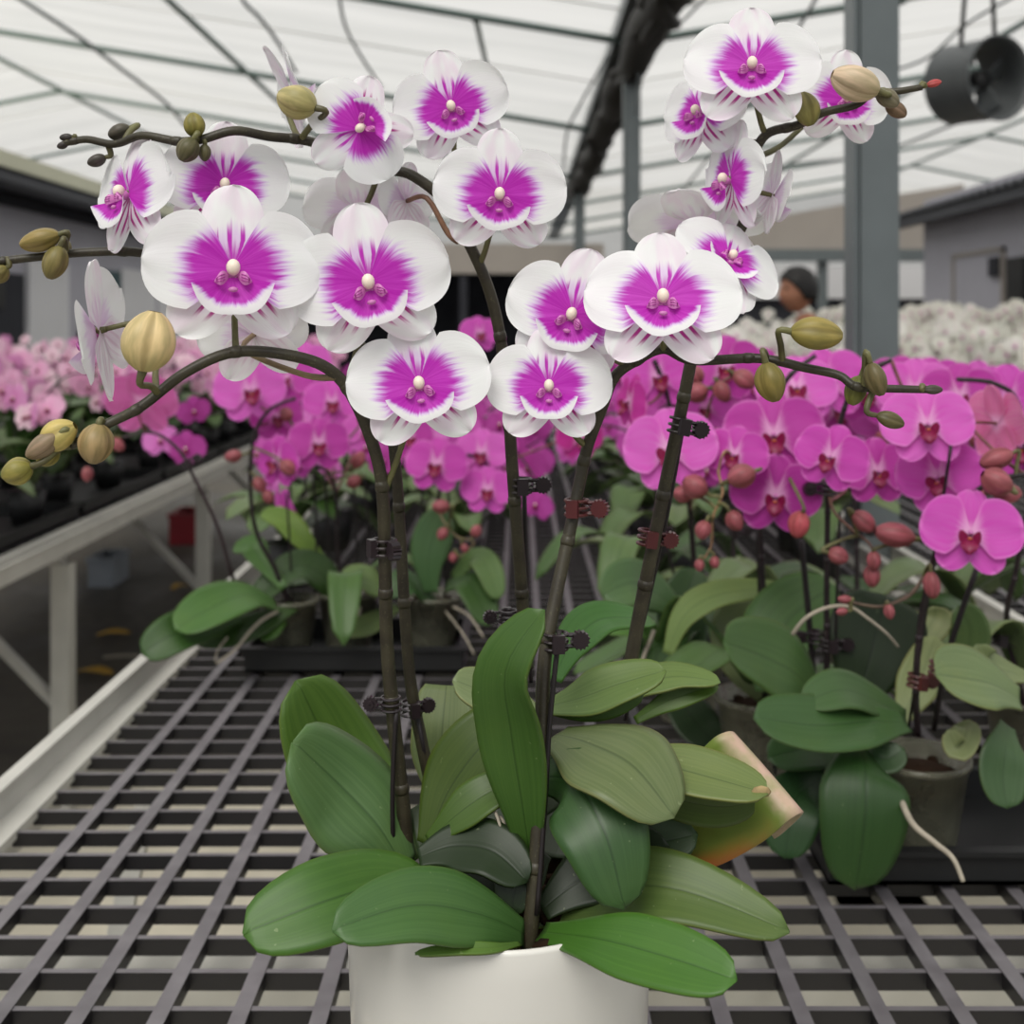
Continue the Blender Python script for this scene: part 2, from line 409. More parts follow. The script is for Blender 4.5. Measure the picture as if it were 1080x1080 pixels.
def flower_set(kind, seed):
    w = kind == 'white'; D = {}
    def one(name, mats, fn):
        mb = MB(); fn(mb); D[name] = mb.mesh(kind+'_'+name, mats)
    pm, dm, lm = ([MT['w_petal']], [MT['w_dorsal']], [MT['w_lateral']]) if w else ([MT['pink']],)*3
    r = random.Random(seed)
    pa = math.radians((6 if w else 10)+r.uniform(-4, 6))
    L = .475; W = .272 if w else .29
    one('petal_r', pm, lambda m: tepal(m, pa, L, W, .015, -.012, .06, .10, seed+1, (17, 13), bow=.02, claw=.42 if w else .32))
    one('petal_l', pm, lambda m: tepal(m, PI-pa, L, W, .015, -.012, .06, .10, seed+2, (17, 13), bow=-.02, claw=.42 if w else .32))
    one('dorsal', dm, lambda m: tepal(m, PI/2+r.uniform(-.06, .06), .465 if w else .42, .172, .01, .012, -.05, .12, seed+3, (19, 13), ex=2.6, wp=.9))
    la = math.radians(49 if w else 53)
    one('lat_r', lm, lambda m: tepal(m, -la, .46 if w else .43, .165, .01, .018, -.04, .10, seed+4, (19, 13), ex=2.5, wp=.9))
    one('lat_l', lm, lambda m: tepal(m, PI+la, .46 if w else .43, .165, .01, .018, -.04, .10, seed+5, (19, 13), ex=2.5, wp=.9))
    if w: one('lip', [MT['w_lip'], MT['lobe'], MT['stripe']], lambda m: lip_white(m, seed))
    else: one('lip', [MT['pinklip'], MT['orange']], lambda m: lip_pink(m, seed))
    def colm(m):
        m.ball((0, -.078, -.002), .040, 14, 0, (.95, 1.1, 1.15)); m.ball((0, -.035, -.02), .036, 10, 1, (1, 1.3, 1))
        m.tube([(0, .05, 0), (0, -.03, -.01)], [.02, .03], 8, 2)
    if w: one('column', [MT['column'], MT['lobe'], MT['stem']], colm)
    else:
        def cp(m): m.ball((0, -.06, .0), .026, 10, 0, (1, 1.5, 1)); m.tube([(0, .05, 0), (0, -.03, -.01)], [.018, .025], 8, 1)
        one('column', [MT['lobe'], MT['stem']], cp)
    return D
WSETS = [flower_set('white', s) for s in (11, 29, 53)]
PSETS = [flower_set('pink', s) for s in (17, 41)]
def orient(pos, nv, roll, size):
    n = Vector(nv).normalized(); up = Vector((0, 0, 1))
    if abs(n.dot(up)) > .98: up = Vector((0, 1, 0))
    zax = (up-n*up.dot(n)).normalized(); yax = -n; xax = yax.cross(zax)
    M = Matrix((xax, yax, zax)).transposed().to_4x4()
    return Matrix.Translation(pos) @ M @ Matrix.Rotation(math.radians(roll), 4, 'Y') @ Matrix.Scale(size, 4)
def nearest(poly, p):
    best = None
    for a, b in zip(poly, poly[1:]):
        ab = b-a; t = max(0, min(1, (p-a).dot(ab)/max(1e-9, ab.length_squared))); q = a+ab*t
        if best is None or (q-p).length < (best-p).length: best = q
    return best
STEMG = lin('#67663f'); STEMD = lin('#383425')
def flower(root, sets, idx, px, py, wpx, d, a=0., b=0., c=1., roll=0., spike=None, color=None, ped=None, pedcol=None, label=None, plen=.03):
    """a/b tilt the face to the right / up of the line of sight; c<0 turns it away"""
    pos = P(px, py, d); tc = (Vector((0, 0, CZ))-pos).normalized()
    right = Vector((0, 0, 1)).cross(tc).normalized(); up = tc.cross(right)
    n = (tc*c+right*a+up*b).normalized()
    M = orient(pos, n, roll, wpx*d/F); S = sets[idx % len(sets)]
    fl = add('flower', S['column'], root, M, color=pedcol or STEMG, label=label)
    for key, nm in (('petal_l', 'petal'), ('petal_r', 'petal'), ('dorsal', 'sepal'), ('lat_l', 'sepal'), ('lat_r', 'sepal'), ('lip', 'lip')):
        o = add(nm, S[key], fl, M, color=color)
    if spike is not None:
        back = pos-n*(.03*wpx*d/F); q = Vector(ped) if ped else nearest(spike, back)
        m1 = back-n*min(plen, .4*(q-back).length)
        mb = MB(); mb.tube([back, m1, q.lerp(m1, .35)+Vector((0, 0, -.004)), q], [.0016, .0017, .0019, .0022], 7, 0, smooth=5)
        add('pedicel', mb.mesh('pedicel', MT['stem']), fl, Matrix.Identity(4), color=pedcol or STEMG)
    return fl
def bud_mesh(seed):
    r = random.Random(seed); mb = MB(); prof = []
    for i in range(15):
        t = i/14; rad = .5*(math.sin(PI*min(1, t*.955+.02))**.52)*(1-.10*t)
        prof.append((max(rad, .002), t))
    mb.lathe(prof, 36, 0, None, 3, .16)
    return mb.mesh('bud', MT['bud'])
BUDS = [bud_mesh(1)]
def bud(root, px, py, lpx, wpx, ang, d, spike=None, color='#8c8350', tilt=0., pedcol=None, attach=None):
    c = P(px, py, d); a = math.radians(ang)
    t = Vector((math.cos(a), tilt, math.sin(a))).normalized(); L = lpx*d/F; W = wpx*d/F
    base = c-t*(L/2); u = t.orthogonal().normalized(); w = t.cross(u)
    M = Matrix.Translation(base) @ Matrix((u, w, t)).transposed().to_4x4() @ Matrix.Diagonal((W, W, L, 1))
    o = add('bud', BUDS[0], root, M, color=lin(color))
    if spike is not None:
        q = Vector(attach) if attach else nearest(spike, base)
        m1 = base-t*min(.007, .4*(q-base).length); mb = MB()
        b2 = base+t*L*.04
        mb.tube([b2, m1, q.lerp(m1, .4)+Vector((0, 0, .002)), q], [.0015*W/.02+.0006, .0018, .002, .0022], 7, 0, smooth=4)
        add('pedicel', mb.mesh('pedicel', MT['stem']), o, Matrix.Identity(4), color=pedcol or STEMG)
    return o
def spike(root, pts, r0, r1, color, nodes=True, name='flower_spike', k=6):
    pts = [p if isinstance(p, Vector) else P(*p) for p in pts]
    sm = spline(pts, k); n = len(sm); rr = [r0+(r1-r0)*i/(n-1) for i in range(n)]
    mb = MB(); mb.tube(sm, rr, 9)
    if nodes:
        L = 0; nxt = .05
        for i in range(1, n-1):
            L += (sm[i]-sm[i-1]).length
            if L > nxt:
                nxt += .055+.02*R.random(); t = (sm[i+1]-sm[i-1]).normalized()
                mb.tube([sm[i]-t*.003, sm[i]-t*.001, sm[i]+t*.0012, sm[i]+t*.004], [rr[i]*1.01, rr[i]*1.14, rr[i]*1.12, rr[i]*.98], 9)
    o = add(name, mb.mesh(name, MT['stem']), root, None, color=color)
    return sm
def leaf_w(t, tip):
    if t < .52:
        q = t/.52; return .36+.64*(q*q*(3-2*q))
    return max(0., 1-((t-.52)/.48)**tip)**.55
def leaf_grid(mb, pts, W, hint, fold=.18, tip=2.3, twist=0., th=.0016, nu=20, nv=11, curl=0., px_w=None, mi=0, cut=1.0):
    sm = spline(pts, 8); n = len(sm)
    def samp(t):
        x = t*(n-1); i = min(int(x), n-2); return sm[i].lerp(sm[i+1], x-i)
    def frame(t):
        tg = (samp(min(1, t+.03))-samp(max(0, t-.03))).normalized()
        h = Vector(hint); h = (h-tg*h.dot(tg)).normalized(); sd = tg.cross(h)
        a = math.radians(twist)*(t-.3); h2 = h*math.cos(a)+sd*math.sin(a); return tg, h2, tg.cross(h2)
    if px_w is not None:
        ac = 0
        for t in (.4, .55, .7):
            tg, h, sd = frame(t); p = samp(t)
            pj = lambda q: Vector((q.x-p.x/p.y*q.y, q.z+(CZ-p.z)/p.y*q.y))
            s2 = pj(tg); s2.normalize(); e = pj(sd); ac += abs(e.x*-s2.y+e.y*s2.x)
        d = sum(p.y for p in pts)/len(pts)
        W = px_w*d/F/max(.42, ac/3)
    def fn(t, s):
        t *= cut
        p = samp(t); tg, h, sd = frame(t); w = W/2*leaf_w(t, tip)
        return p+sd*(w*s)+h*(fold*w*abs(s)**1.4-curl*w*s**4+.012*W*math.sin(7*t+2*s))
    mb.grid(nu, nv, fn, mi, th)
def leaf(root, pts, wpx, color, hint=(0, -.6, .8), name='leaf', label=None, **kw):
    v = [p if isinstance(p, Vector) else P(*p) for p in pts]
    mb = MB(); leaf_grid(mb, v, 0, hint, px_w=wpx, **kw)
    return add(name, mb.mesh('leaf', MT['leaf']), root, None, color=lin(color), label=label)
def clip_mesh(red):
    mb = MB()
    for z in (-.0036, 0, .0036):
        ring = [Vector((.0058*math.cos(a), .0058*math.sin(a), z)) for a in [2*PI*i/16 for i in range(17)]]
        mb.tube(ring, .0009, 6)
    mb.box((-.003, -.0085, -.0045), (.003, -.005, .0045))
    M = Matrix.Translation((.0125, 0, 0)) @ Matrix.Rotation(PI/2, 4, 'X')
    v = []; f = []; n = 28
    for y in (-.0022, .0022):
        for i in range(n):
            q = .0050 if i % 2 else .0040; v.append(M @ Vector((q*math.cos(2*PI*i/n), q*math.sin(2*PI*i/n), y)))
    f = [tuple(range(n-1, -1, -1)), tuple(range(n, 2*n))]+[(i, (i+1) % n, (i+1) % n+n, i+n) for i in range(n)]
    mb.join(v, f)
    mb.tube([(.004, 0, .0028), (.0125, 0, .0028)], .0012, 5); mb.tube([(.004, 0, -.0028), (.0125, 0, -.0028)], .0012, 5)
    mb.lathe([(.0006, -.0034), (.0022, -.0034), (.0026, -.002)], 14, 0, M)
    return mb.mesh('stem_clip', MT['clipred' if red else 'clip'], False)
CLIPS = [clip_mesh(False), clip_mesh(True)]
def clip(root, px, py, d, ang=0, s=1., red=0, rz=0):
    M = Matrix.Translation(P(px, py, d)) @ Matrix.Rotation(math.radians(ang), 4, 'Y') @ Matrix.Rotation(math.radians(rz), 4, 'Z') @ Matrix.Scale(s, 4)
    return add('stem_clip', CLIPS[red], root, M)
def rod(root, pts, r, name='stake', mat='stake'):
    mb = MB(); mb.tube([p if isinstance(p, Vector) else P(*p) for p in pts], r, 6, smooth=4 if len(pts) > 2 else 0)
    return add(name, mb.mesh(name, MT[mat]), root)
def aroot(root, pts, r=.002):
    v = [p if isinstance(p, Vector) else P(*p) for p in pts]
    mb = MB(); mb.tube(v, [r*(1-.35*i/(len(v)-1)) for i in range(len(v))], 7, smooth=5)
    return add('aerial_root', mb.mesh('aerial_root', MT['root']), root)
# ================================================================== the white potted orchid in front
PX0, PY0 = -.0125, .74
main = thing('potted_orchid', 'large white orchid with magenta flower centres in a plain white ceramic pot', 'orchid', (PX0, PY0, BZ))
mb = MB(); z0, z1 = BZ+.001, 1.009
mb.lathe([(.001, z0), (.084, z0), (.0875, z0+.004), (.0945, z1-.02), (.0962, z1-.003), (.0955, z1), (.0925, z1-.001), (.0905, z1-.02), (.088, z1-.06), (.001, z1-.06)], 72, 0, Matrix.Translation((PX0, PY0, 0)))
add('pot', mb.mesh('pot', MT['ceramic']), main)
mb = MB()
def soil(t, s):
    a = PI*s; r = .089*t
    return (PX0+r*math.cos(a), PY0+r*math.sin(a), z1-.022+.006*math.sin(9*a+20*t)*t+.010*math.sin(40*r+3*a))
mb.grid(12, 40, soil)
for i in range(40):
    a = R.uniform(0, 2*PI); r = .08*math.sqrt(R.random())
    c = Vector((PX0+r*math.cos(a), PY0+r*math.sin(a), z1-.012)); q = R.uniform(.006, .013)
    mb.ball(c, q, 6, 0, (1, R.uniform(.5, 1), R.uniform(.4, .7)))
add('potting_bark', mb.mesh('potting_bark', MT['bark']), main)
# ---- leaves: (spine pixels+depth, width px, colour, normal hint, options)
LV = [
 ([(428,915,.755),(392,862,.775),(352,797,.785),(313,718,.775)], 108, '#5d8238', (.35,-.75,.55), dict(fold=.16, tip=2.6, curl=.1)),
 ([(424,915,.735),(398,872,.735),(358,828,.735),(309,783,.72)], 112, '#5f8452', (.25,-.65,.75), dict(fold=.14, tip=2.4, curl=.25)),
 ([(470,958,.70),(415,935,.685),(345,950,.655),(257,985,.64)], 92, '#4f7c33', (-.1,-.72,.65), dict(fold=.12, tip=2.7, curl=.1)),
 ([(552,985,.68),(505,965,.655),(435,955,.632),(351,981,.61)], 82, '#4f7a40', (0,-.72,.65), dict(fold=.16, tip=2.2, curl=.1)),
 ([(572,984,.68),(635,992,.632),(705,1010,.605),(776,1034,.585)], 72, '#4c7f2d', (.05,-.72,.65), dict(fold=.10, tip=2.8)),
 ([(560,968,.715),(630,940,.70),(715,938,.68),(832,983,.66)], 82, '#5f7a3e', (.1,-.72,.65), dict(fold=.14, tip=1.7)),
 ([(572,820,.71),(606,825,.69),(638,878,.665),(658,958,.655)], 100, '#3f6437', (.05,-.9,.35), dict(fold=-.16, tip=2.0)),
 ([(586,776,.725),(622,786,.705),(668,808,.68),(710,862,.665)], 90, '#75875c', (.25,-.60,.75), dict(fold=-.08, tip=2.1)),
 ([(650,795,.71),(700,808,.705),(755,822,.695),(809,838,.68)], 52, '#7d9158', (.1,-.5,.85), dict(fold=.15, tip=2.4)),
 ([(655,815,.72),(700,838,.715),(755,850,.705),(795,845,.695)], 44, '#55702f', (.1,-.9,-.2), dict(fold=.1, tip=2.2)),
 ([(560,905,.70),(552,850,.69),(540,775,.68),(534,705,.665),(574,644,.66)], 66, '#4d7433', (-.35,-.85,.4), dict(fold=.14, tip=2.2, twist=-25)),
 ([(478,870,.79),(466,810,.80),(467,765,.805),(472,716,.82)], 64, '#84996a', (-.1,-.95,.3), dict(fold=.1, tip=5., cut=.93)),
 ([(575,765,.765),(540,742,.765),(510,730,.76),(478,718,.755)], 46, '#8fa377', (.2,-.6,.8), dict(fold=.1, tip=2.4)),
 ([(452,892,.73),(472,838,.735),(505,790,.735),(545,752,.74)], 72, '#4d6527', (-.35,-.8,.45), dict(fold=.18, tip=2.6)),
 ([(452,888,.715),(480,862,.71),(512,838,.71),(548,822,.715)], 42, '#4f6e2c', (-.2,-.7,.7), dict(fold=.15, tip=2.6)),
 ([(572,748,.75),(610,738,.74),(652,722,.735),(702,708,.73)], 46, '#6f8c50', (.1,-.62,.78), dict(fold=.14, tip=2.4)),
 ([(565,745,.755),(600,748,.745),(640,746,.74),(678,732,.74)], 26, '#4f742b', (.1,-.95,.0), dict(fold=.1, tip=2.4)),
 ([(640,745,.80),(680,722,.80),(715,714,.80),(759,720,.79)], 30, '#7a9755', (.1,-.5,.85), dict(fold=.14, tip=2.)),
 ([(670,760,.80),(700,742,.80),(730,730,.80),(757,724,.80)], 26, '#557829', (.1,-.8,.5), dict(fold=.14, tip=2.)),
 ([(585,718,.84),(604,680,.85),(636,653,.86),(690,655,.88)], 40, '#4f8a3c', (-.4,-.5,.75), dict(fold=.15, tip=2.2)),
 ([(548,996,.66),(522,1000,.643),(482,1001,.637),(438,1006,.632)], 14, '#5e8438', (0,-.6,.8), dict(fold=.1, tip=2.2)),
 ([(442,905,.70),(478,893,.70),(520,898,.69),(555,930,.68)], 60, '#24381c', (0,-.6,.75), dict(fold=.14, tip=2.6)),  # these dark greens put the deep shade among the leaves into their colour
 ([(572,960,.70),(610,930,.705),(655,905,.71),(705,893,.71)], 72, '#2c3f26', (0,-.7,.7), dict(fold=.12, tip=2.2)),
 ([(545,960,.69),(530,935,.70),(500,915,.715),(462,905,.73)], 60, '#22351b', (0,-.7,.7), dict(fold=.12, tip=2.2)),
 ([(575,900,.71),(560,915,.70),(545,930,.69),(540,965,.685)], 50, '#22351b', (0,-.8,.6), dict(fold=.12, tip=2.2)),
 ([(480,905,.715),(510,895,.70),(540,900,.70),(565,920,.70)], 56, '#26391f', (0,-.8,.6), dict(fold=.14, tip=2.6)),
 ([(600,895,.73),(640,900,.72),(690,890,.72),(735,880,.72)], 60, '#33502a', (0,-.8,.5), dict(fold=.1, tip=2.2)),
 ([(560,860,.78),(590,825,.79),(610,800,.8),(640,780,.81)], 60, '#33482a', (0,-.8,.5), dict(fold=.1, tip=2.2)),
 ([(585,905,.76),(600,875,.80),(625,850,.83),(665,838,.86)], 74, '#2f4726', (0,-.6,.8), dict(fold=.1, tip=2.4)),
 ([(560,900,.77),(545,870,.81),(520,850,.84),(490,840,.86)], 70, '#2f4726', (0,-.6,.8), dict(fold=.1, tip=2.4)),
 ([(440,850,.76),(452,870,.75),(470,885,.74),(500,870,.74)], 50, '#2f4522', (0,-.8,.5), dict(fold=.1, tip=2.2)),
]
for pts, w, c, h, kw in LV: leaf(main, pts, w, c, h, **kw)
# the folded leaf whose bleached upper bend points right
def folded():
    A = [P(672,885,.765), P(715,872,.745), P(762,843,.728), P(792,817,.720), P(808,812,.728), P(806,826,.755), P(790,850,.78)]
    sm = spline(A, 8); n = len(sm)
    e = (P(843,856,.715)-P(770,772,.740)); e.normalize()
    mb = MB()
    def fn(t, s):
        x = t*(n-1); i = min(int(x), n-2); p = sm[i].lerp(sm[i+1], x-i)
        w = .031*(.75+.25*math.sin(PI*min(1, t*.9+.1)))
        return p+e*(w*s)+Vector((0, -.004*s*s, 0))
    mb.grid(30, 12, fn, 0, .0018)
    t = NT('bleached_leaf'); u, v = t.uv()
    nn = t.noise(t.coord(), 60, 3); q = t.math('ADD', u, t.math('MULTIPLY', t.math('SUBTRACT', nn, .5), .2))
    c = t.mix(t.sstep(q, .0, .35), lin('#5a5c17'), lin('#6d8038')); c = t.mix(t.sstep(q, .44, .62), c, t.mix(t.sstep(nn, .3, .7), lin('#a9a07c'), lin('#c2a492')))  # lower part darker olive, its shade put into the colour; bend pinkish
    c = t.mix(t.math('MULTIPLY', t.sstep(v, .78, 1.0), t.sstep(q, .5, .1)), c, lin('#b3622c'))
    m = t.bsdf(c, .45, .35, trans=.12, bump=nn, bstr=.1)
    add('leaf', mb.mesh('leaf', m), main, None, label='bent leaf bleached pinkish along its fold')
folded()
mb = MB(); mb.ball(P(803,835,.682), .0045, 8, 0, (1.3, .4, .8)); add('leaf_scar', mb.mesh('leaf_scar', MT['scar']), main)
# ---- spikes
S1 = spike(main, [(430,925,.745),(426,860,.745),(416,770,.742),(408,680,.738),(406,600,.73),(404,530,.72),(398,485,.715),(378,430,.70),(352,393,.69),(312,376,.68),(249,371,.67),(197,392,.66),(150,428,.65),(112,448,.64),(75,470,.64)], .0048, .0026, STEMD)
S1b = spike(main, [(456,835,.77),(444,780,.77),(433,720,.77),(427,650,.768),(422,560,.765),(417,490,.76),(408,430,.755),(385,370,.75),(330,320,.745),(250,285,.74),(152,267,.735),(95,266,.73),(40,271,.725),(-10,277,.72)], .0042, .0026, STEMD)
S2 = spike(main, [(556,705,.80),(552,650,.80),(546,570,.79),(540,490,.785),(536,430,.78),(529,365,.77),(517,310,.765),(497,262,.76),(470,214,.755),(436,186,.75),(408,178,.75),(372,165,.745),(325,149,.733),(283,144,.722),(247,138,.712),(213,147,.709),(187,149,.709),(150,143,.714),(121,152,.722),(92,147,.73),(68,151,.73)], .0045, .0022, STEMD)
S3 = spike(main, [(556,1012,.685),(559,985,.683),(566,900,.69),(571,800,.70),(574,700,.71),(586,630,.72),(601,560,.73),(612,505,.735),(620,470,.735),(634,433,.73),(648,398,.725),(672,380,.72),(700,368,.715),(731,380,.71),(800,378,.70),(850,388,.695),(885,396,.69),(904,408,.685),(945,410,.685),(985,411,.685)], .0048, .0022, STEMD)
S4 = spike(main, [(664,705,.79),(676,640,.79),(690,570,.785),(704,500,.78),(717,440,.77),(729,380,.765),(738,330,.765),(760,275,.765),(783,238,.765),(790,205,.76),(792,172,.755),(808,142,.75),(841,132,.745),(868,119,.74),(902,111,.735),(920,99,.735),(949,96,.73),(972,92,.73)], .0049, .0020, STEMD)
for st, tip in ((([(418,748,.735),(414,830,.735),(415,918,.74)]), 0), (([(440,752,.765),(455,835,.77)]), 0), (([(590,665,.71),(580,760,.70),(574,860,.69),(566,965,.68)]), 0), (([(676,640,.80),(668,690,.80),(660,760,.80)]), 0), (([(553,520,.795),(556,640,.80),(560,720,.8)]), 0), (([(722,440,.78),(700,560,.79),(668,700,.8)]), 0)):
    rod(main, st, .0016)
for a in [(405,577,.728,0,1.2,0,-60),(412,742,.738,0,1.0,0,180),(433,747,.765,0,1.0,0,30),(549,512,.788,0,1.2,0,10),(608,535,.732,0,1.2,1,-20),(586,676,.712,0,1.2,0,10),(717,449,.772,12,1.2,0,15),(684,567,.787,8,1.2,1,10),(536,650,.805,0,1.0,0,190)]: clip(main, *a)
# ---- open flowers
def W(i, *a, sp, **k): return flower(main, WSETS, i, *a, spike=sp, **k)
W(0, 246,283,192,.66, 0,.10, roll=0, sp=S1, ped=P(249,371,.67))
W(1, 389,297,180,.675, -.05,.04, roll=-10, sp=S1, ped=P(365,408,.695))
W(2, 442,404,158,.68, -.02,.06, roll=-7, sp=S1, ped=P(404,520,.72))
W(0, 579,407,138,.695, 0,.10, roll=0, sp=S3, ped=P(618,470,.735))
W(1, 604,331,152,.705, -.10,.05, roll=14, sp=S3, ped=P(660,385,.722))
W(2, 699,316,172,.675, .02,.36, roll=0, sp=S3, ped=P(700,368,.715))
W(1, 476,112,128,.735, -.05,.10, roll=-14, sp=S2, ped=P(480,230,.757))
W(2, 527,204,146,.715, 0,.04, roll=2, sp=S2, ped=P(505,280,.762))
W(0, 379,136,124,.715, .05,.1, roll=-128, sp=S2, ped=P(350,157,.74))
W(1, 136,204,150,.71, -1.05,.25,.56, roll=-6, sp=S1b, ped=P(152,267,.735))
W(2, 237,194,140,.725, .02,.05, roll=4, sp=S1b, ped=P(200,275,.737))
W(0, 308,98,125,.765, .95,.30,-.22, roll=22, sp=S2, ped=P(316,145,.735), plen=.004)
W(1, 378,222,118,.775, .1,.5,-.8, roll=0, sp=S2, ped=P(400,178,.75))
W(2, 428,212,86,.765, -.7,-.1,-.7, roll=0, sp=S2, ped=P(484,255,.757), pedcol=lin('#8d6a52'))
W(0, 104,348,165,.70, -.9,-.1,-.30, roll=28, sp=S1, ped=P(165,415,.653))
W(1, 268,352,120,.735, .15,.3,-.9, roll=10, sp=S1, ped=P(355,398,.69), pedcol=lin('#8d7a5a'))
W(2, 793,70,148,.725, .03,.40, roll=2, sp=S4, ped=P(808,142,.75))
W(0, 740,118,124,.765, -.75,.30,.75, roll=-4, sp=S4, ped=P(800,150,.752))
W(1, 890,104,112,.765, .35,.12,.8, roll=6, sp=S4, ped=P(800,165,.755))
W(2, 771,188,130,.745, -.95,.05,.52, roll=8, sp=S4, ped=P(790,215,.76))
W(0, 815,206,100,.765, .8,-.2,-.35, roll=-15, sp=S4, ped=P(790,190,.757))
W(1, 735,236,150,.80, .1,.75,-.55, roll=4, sp=S4, ped=P(770,258,.765))
W(2, 768,274,130,.735, .55,.62,.75, roll=38, sp=S4, ped=P(745,315,.765))
# ---- buds
for b in [(157,360,64,60,78,.625,S1,'#cdb88a'),(62,459,40,36,30,.635,S1,'#b8a765'),(45,470,40,26,215,.63,S1,'#8d7a66'),(101,468,42,40,-100,.635,S1,'#9a8560'),(18,497,32,32,200,.63,S1,'#8f8748'),(50,480,26,26,230,.645,S1,'#8f8748'),
 (42,253,42,27,195,.72,S1b,'#93814f'),(58,277,36,28,-110,.715,S1b,'#7d7347'),(68,261,20,16,90,.735,S1b,'#6b6240'),(-1,289,22,22,220,.72,S1b,'#7d7347'),
 (313,107,42,40,160,.705,S2,'#b3a877'),(205,132,26,24,100,.706,S2,'#80793e'),(198,158,27,26,-120,.70,S2,'#5f5a40'),(216,161,18,14,-90,.708,S2,'#5f5a40'),(126,139,24,20,200,.727,S2,'#524d45'),(102,169,20,15,200,.727,S2,'#4a4542'),(70,145,14,10,180,.73,S2,'#3f3a3a'),(66,153,12,9,200,.73,S2,'#3f3a3a'),
 (861,352,54,38,-5,.68,S3,'#8f8248'),(813,403,42,36,-75,.68,S3,'#80733f'),(903,412,32,26,-110,.695,S3,'#6f7038'),(924,400,36,26,-70,.675,S3,'#665c40'),(939,443,30,19,-20,.68,S3,'#5d5638'),(984,411,20,11,0,.683,S3,'#453f38'),
 (850,115,36,31,105,.736,S4,'#8b8450'),(902,87,52,42,160,.715,S4,'#c9b59c'),(936,104,26,22,-30,.722,S4,'#77705d'),(945,116,24,19,-30,.735,S4,'#75604d'),(985,88,16,9,15,.73,S4,'#b04a4c')]:
    bud(main, b[0], b[1], b[2], b[3], b[4], b[5], None if b[0] == 850 else b[6], b[7])
for pts in ([(500,868,.715),(518,852,.705),(528,872,.70),(534,892,.70)], [(515,880,.72),(528,862,.705),(538,892,.70)]): aroot(main, pts, .0012)
# ================================================================== magenta orchids behind
PK = ['#d25cbe', '#c74fb2', '#d96cc6', '#bd47a6']
def clear_pot(root, x, y, z, r=.05, h=.095):
    M = Matrix.Translation((x, y, z))
    mb = MB(); mb.lathe([(.001, .001), (r*.72, .001), (r*.75, .006), (r, h-.006), (r*1.06, h-.006), (r*1.06, h), (r*.97, h), (r*.72, .008), (.001, .008)], 36, 0, M)
    add('pot', mb.mesh('pot', MT['clearpot']), root)
    mb = MB(); mb.lathe([(.001, .01), (r*.69, .01), (r*.92, h-.02), (r*.5, h-.012), (.001, h-.01)], 28, 0, M)
    for i in range(16):
        a = R.uniform(0, 6.28); q = r*.75*math.sqrt(R.random()); mb.ball((x+q*math.cos(a), y+q*math.sin(a), z+h-.014), R.uniform(.005, .009), 6, 0, (1, .7, .6))
    add('potting_bark', mb.mesh('potting_bark', MT['bark']), root)
GREENS = ['#4a6f38', '#557b40', '#41622f', '#6a8a58', '#7b9468', '#3a5a2e']
def rand_leaves(root, x, y, z, n, L=.16, W=.06, a0=0, seed=0):
    r = random.Random(seed)
    for i in range(n):
        a = a0+i*2.4+r.uniform(-.3, .3); l = L*r.uniform(.75, 1.15); up = r.uniform(.02, .10)
        dx, dy = math.cos(a), math.sin(a)
        pts = [Vector((x+dx*l*t, y+dy*l*t, z+up*math.sin(PI*t*.8)*1.2-.03*t*t*r.uniform(0, 2.5))) for t in (.08, .35, .68, 1)]
        mb = MB(); leaf_grid(mb, pts, W*r.uniform(.85, 1.15), (dx*.2, dy*.2, 1), fold=.18, tip=2.4, nu=12, nv=7)
        add('leaf', mb.mesh('leaf', MT['leaf']), root, None, color=lin(r.choice(GREENS)))
def plant(label, px, d, z=BZ+.012, r=.05, group=None):
    x = (px-VX)*d/F
    rt = thing('potted_orchid', label, 'orchid', (x, d, z), group); clear_pot(rt, x, d, z, r); return rt, x, d, z
def K(rt, i, *a, sp, **k): return flower(rt, PSETS, i, *a, spike=sp, color=lin(k.pop('col', PK[i % 4])), pedcol=lin('#7a4a4a'), **k)
PSTEM = lin('#2a2024'); BR = '#96505a'
# -- 1: right front, the plant with the lowest big flower
rt, x, d, z = plant('magenta orchid in a clear pot at the right, wide leaves hanging over the tray edge', 968, 1.22)
sA = spike(rt, [(968,775,1.22),(966,720,1.2),(972,650,1.19),(985,590,1.17),(998,552,1.16),(1018,528,1.15),(1050,506,1.14),(1090,500,1.14)], .0036, .0024, PSTEM)
sB = spike(rt, [(985,590,1.175),(965,622,1.16),(948,634,1.15),(925,640,1.14),(893,634,1.14)], .0022, .0014, lin('#5a4a3c'))
K(rt, 0, 1024,562,108,1.12, -.05,.05, roll=2, sp=sA); K(rt, 1, 1052,446,96,1.2, .7,.1,-.6, sp=sA, col='#dd86ae')
for b in [(1051,508,34,32,150,1.12),(1051,484,36,24,200,1.14),(983,617,28,20,-85,1.15),(938,645,16,13,-80,1.14),(891,632,15,9,180,1.14),(888,645,12,9,190,1.14),(1062,520,30,24,0,1.15)]:
    bud(rt, *b[:6], sB if b[0] < 1000 else sA, BR)
for a in [(967,718,1.19),(992,560,1.155),(990,705,1.17)]: clip(rt, *a, 8, 1.5, 1, 20)
rod(rt, [(1003,470,1.16),(985,590,1.19),(958,770,1.23)], .0016); rod(rt, [(1030,600,1.2),(1000,690,1.21),(985,770,1.23)], .003)
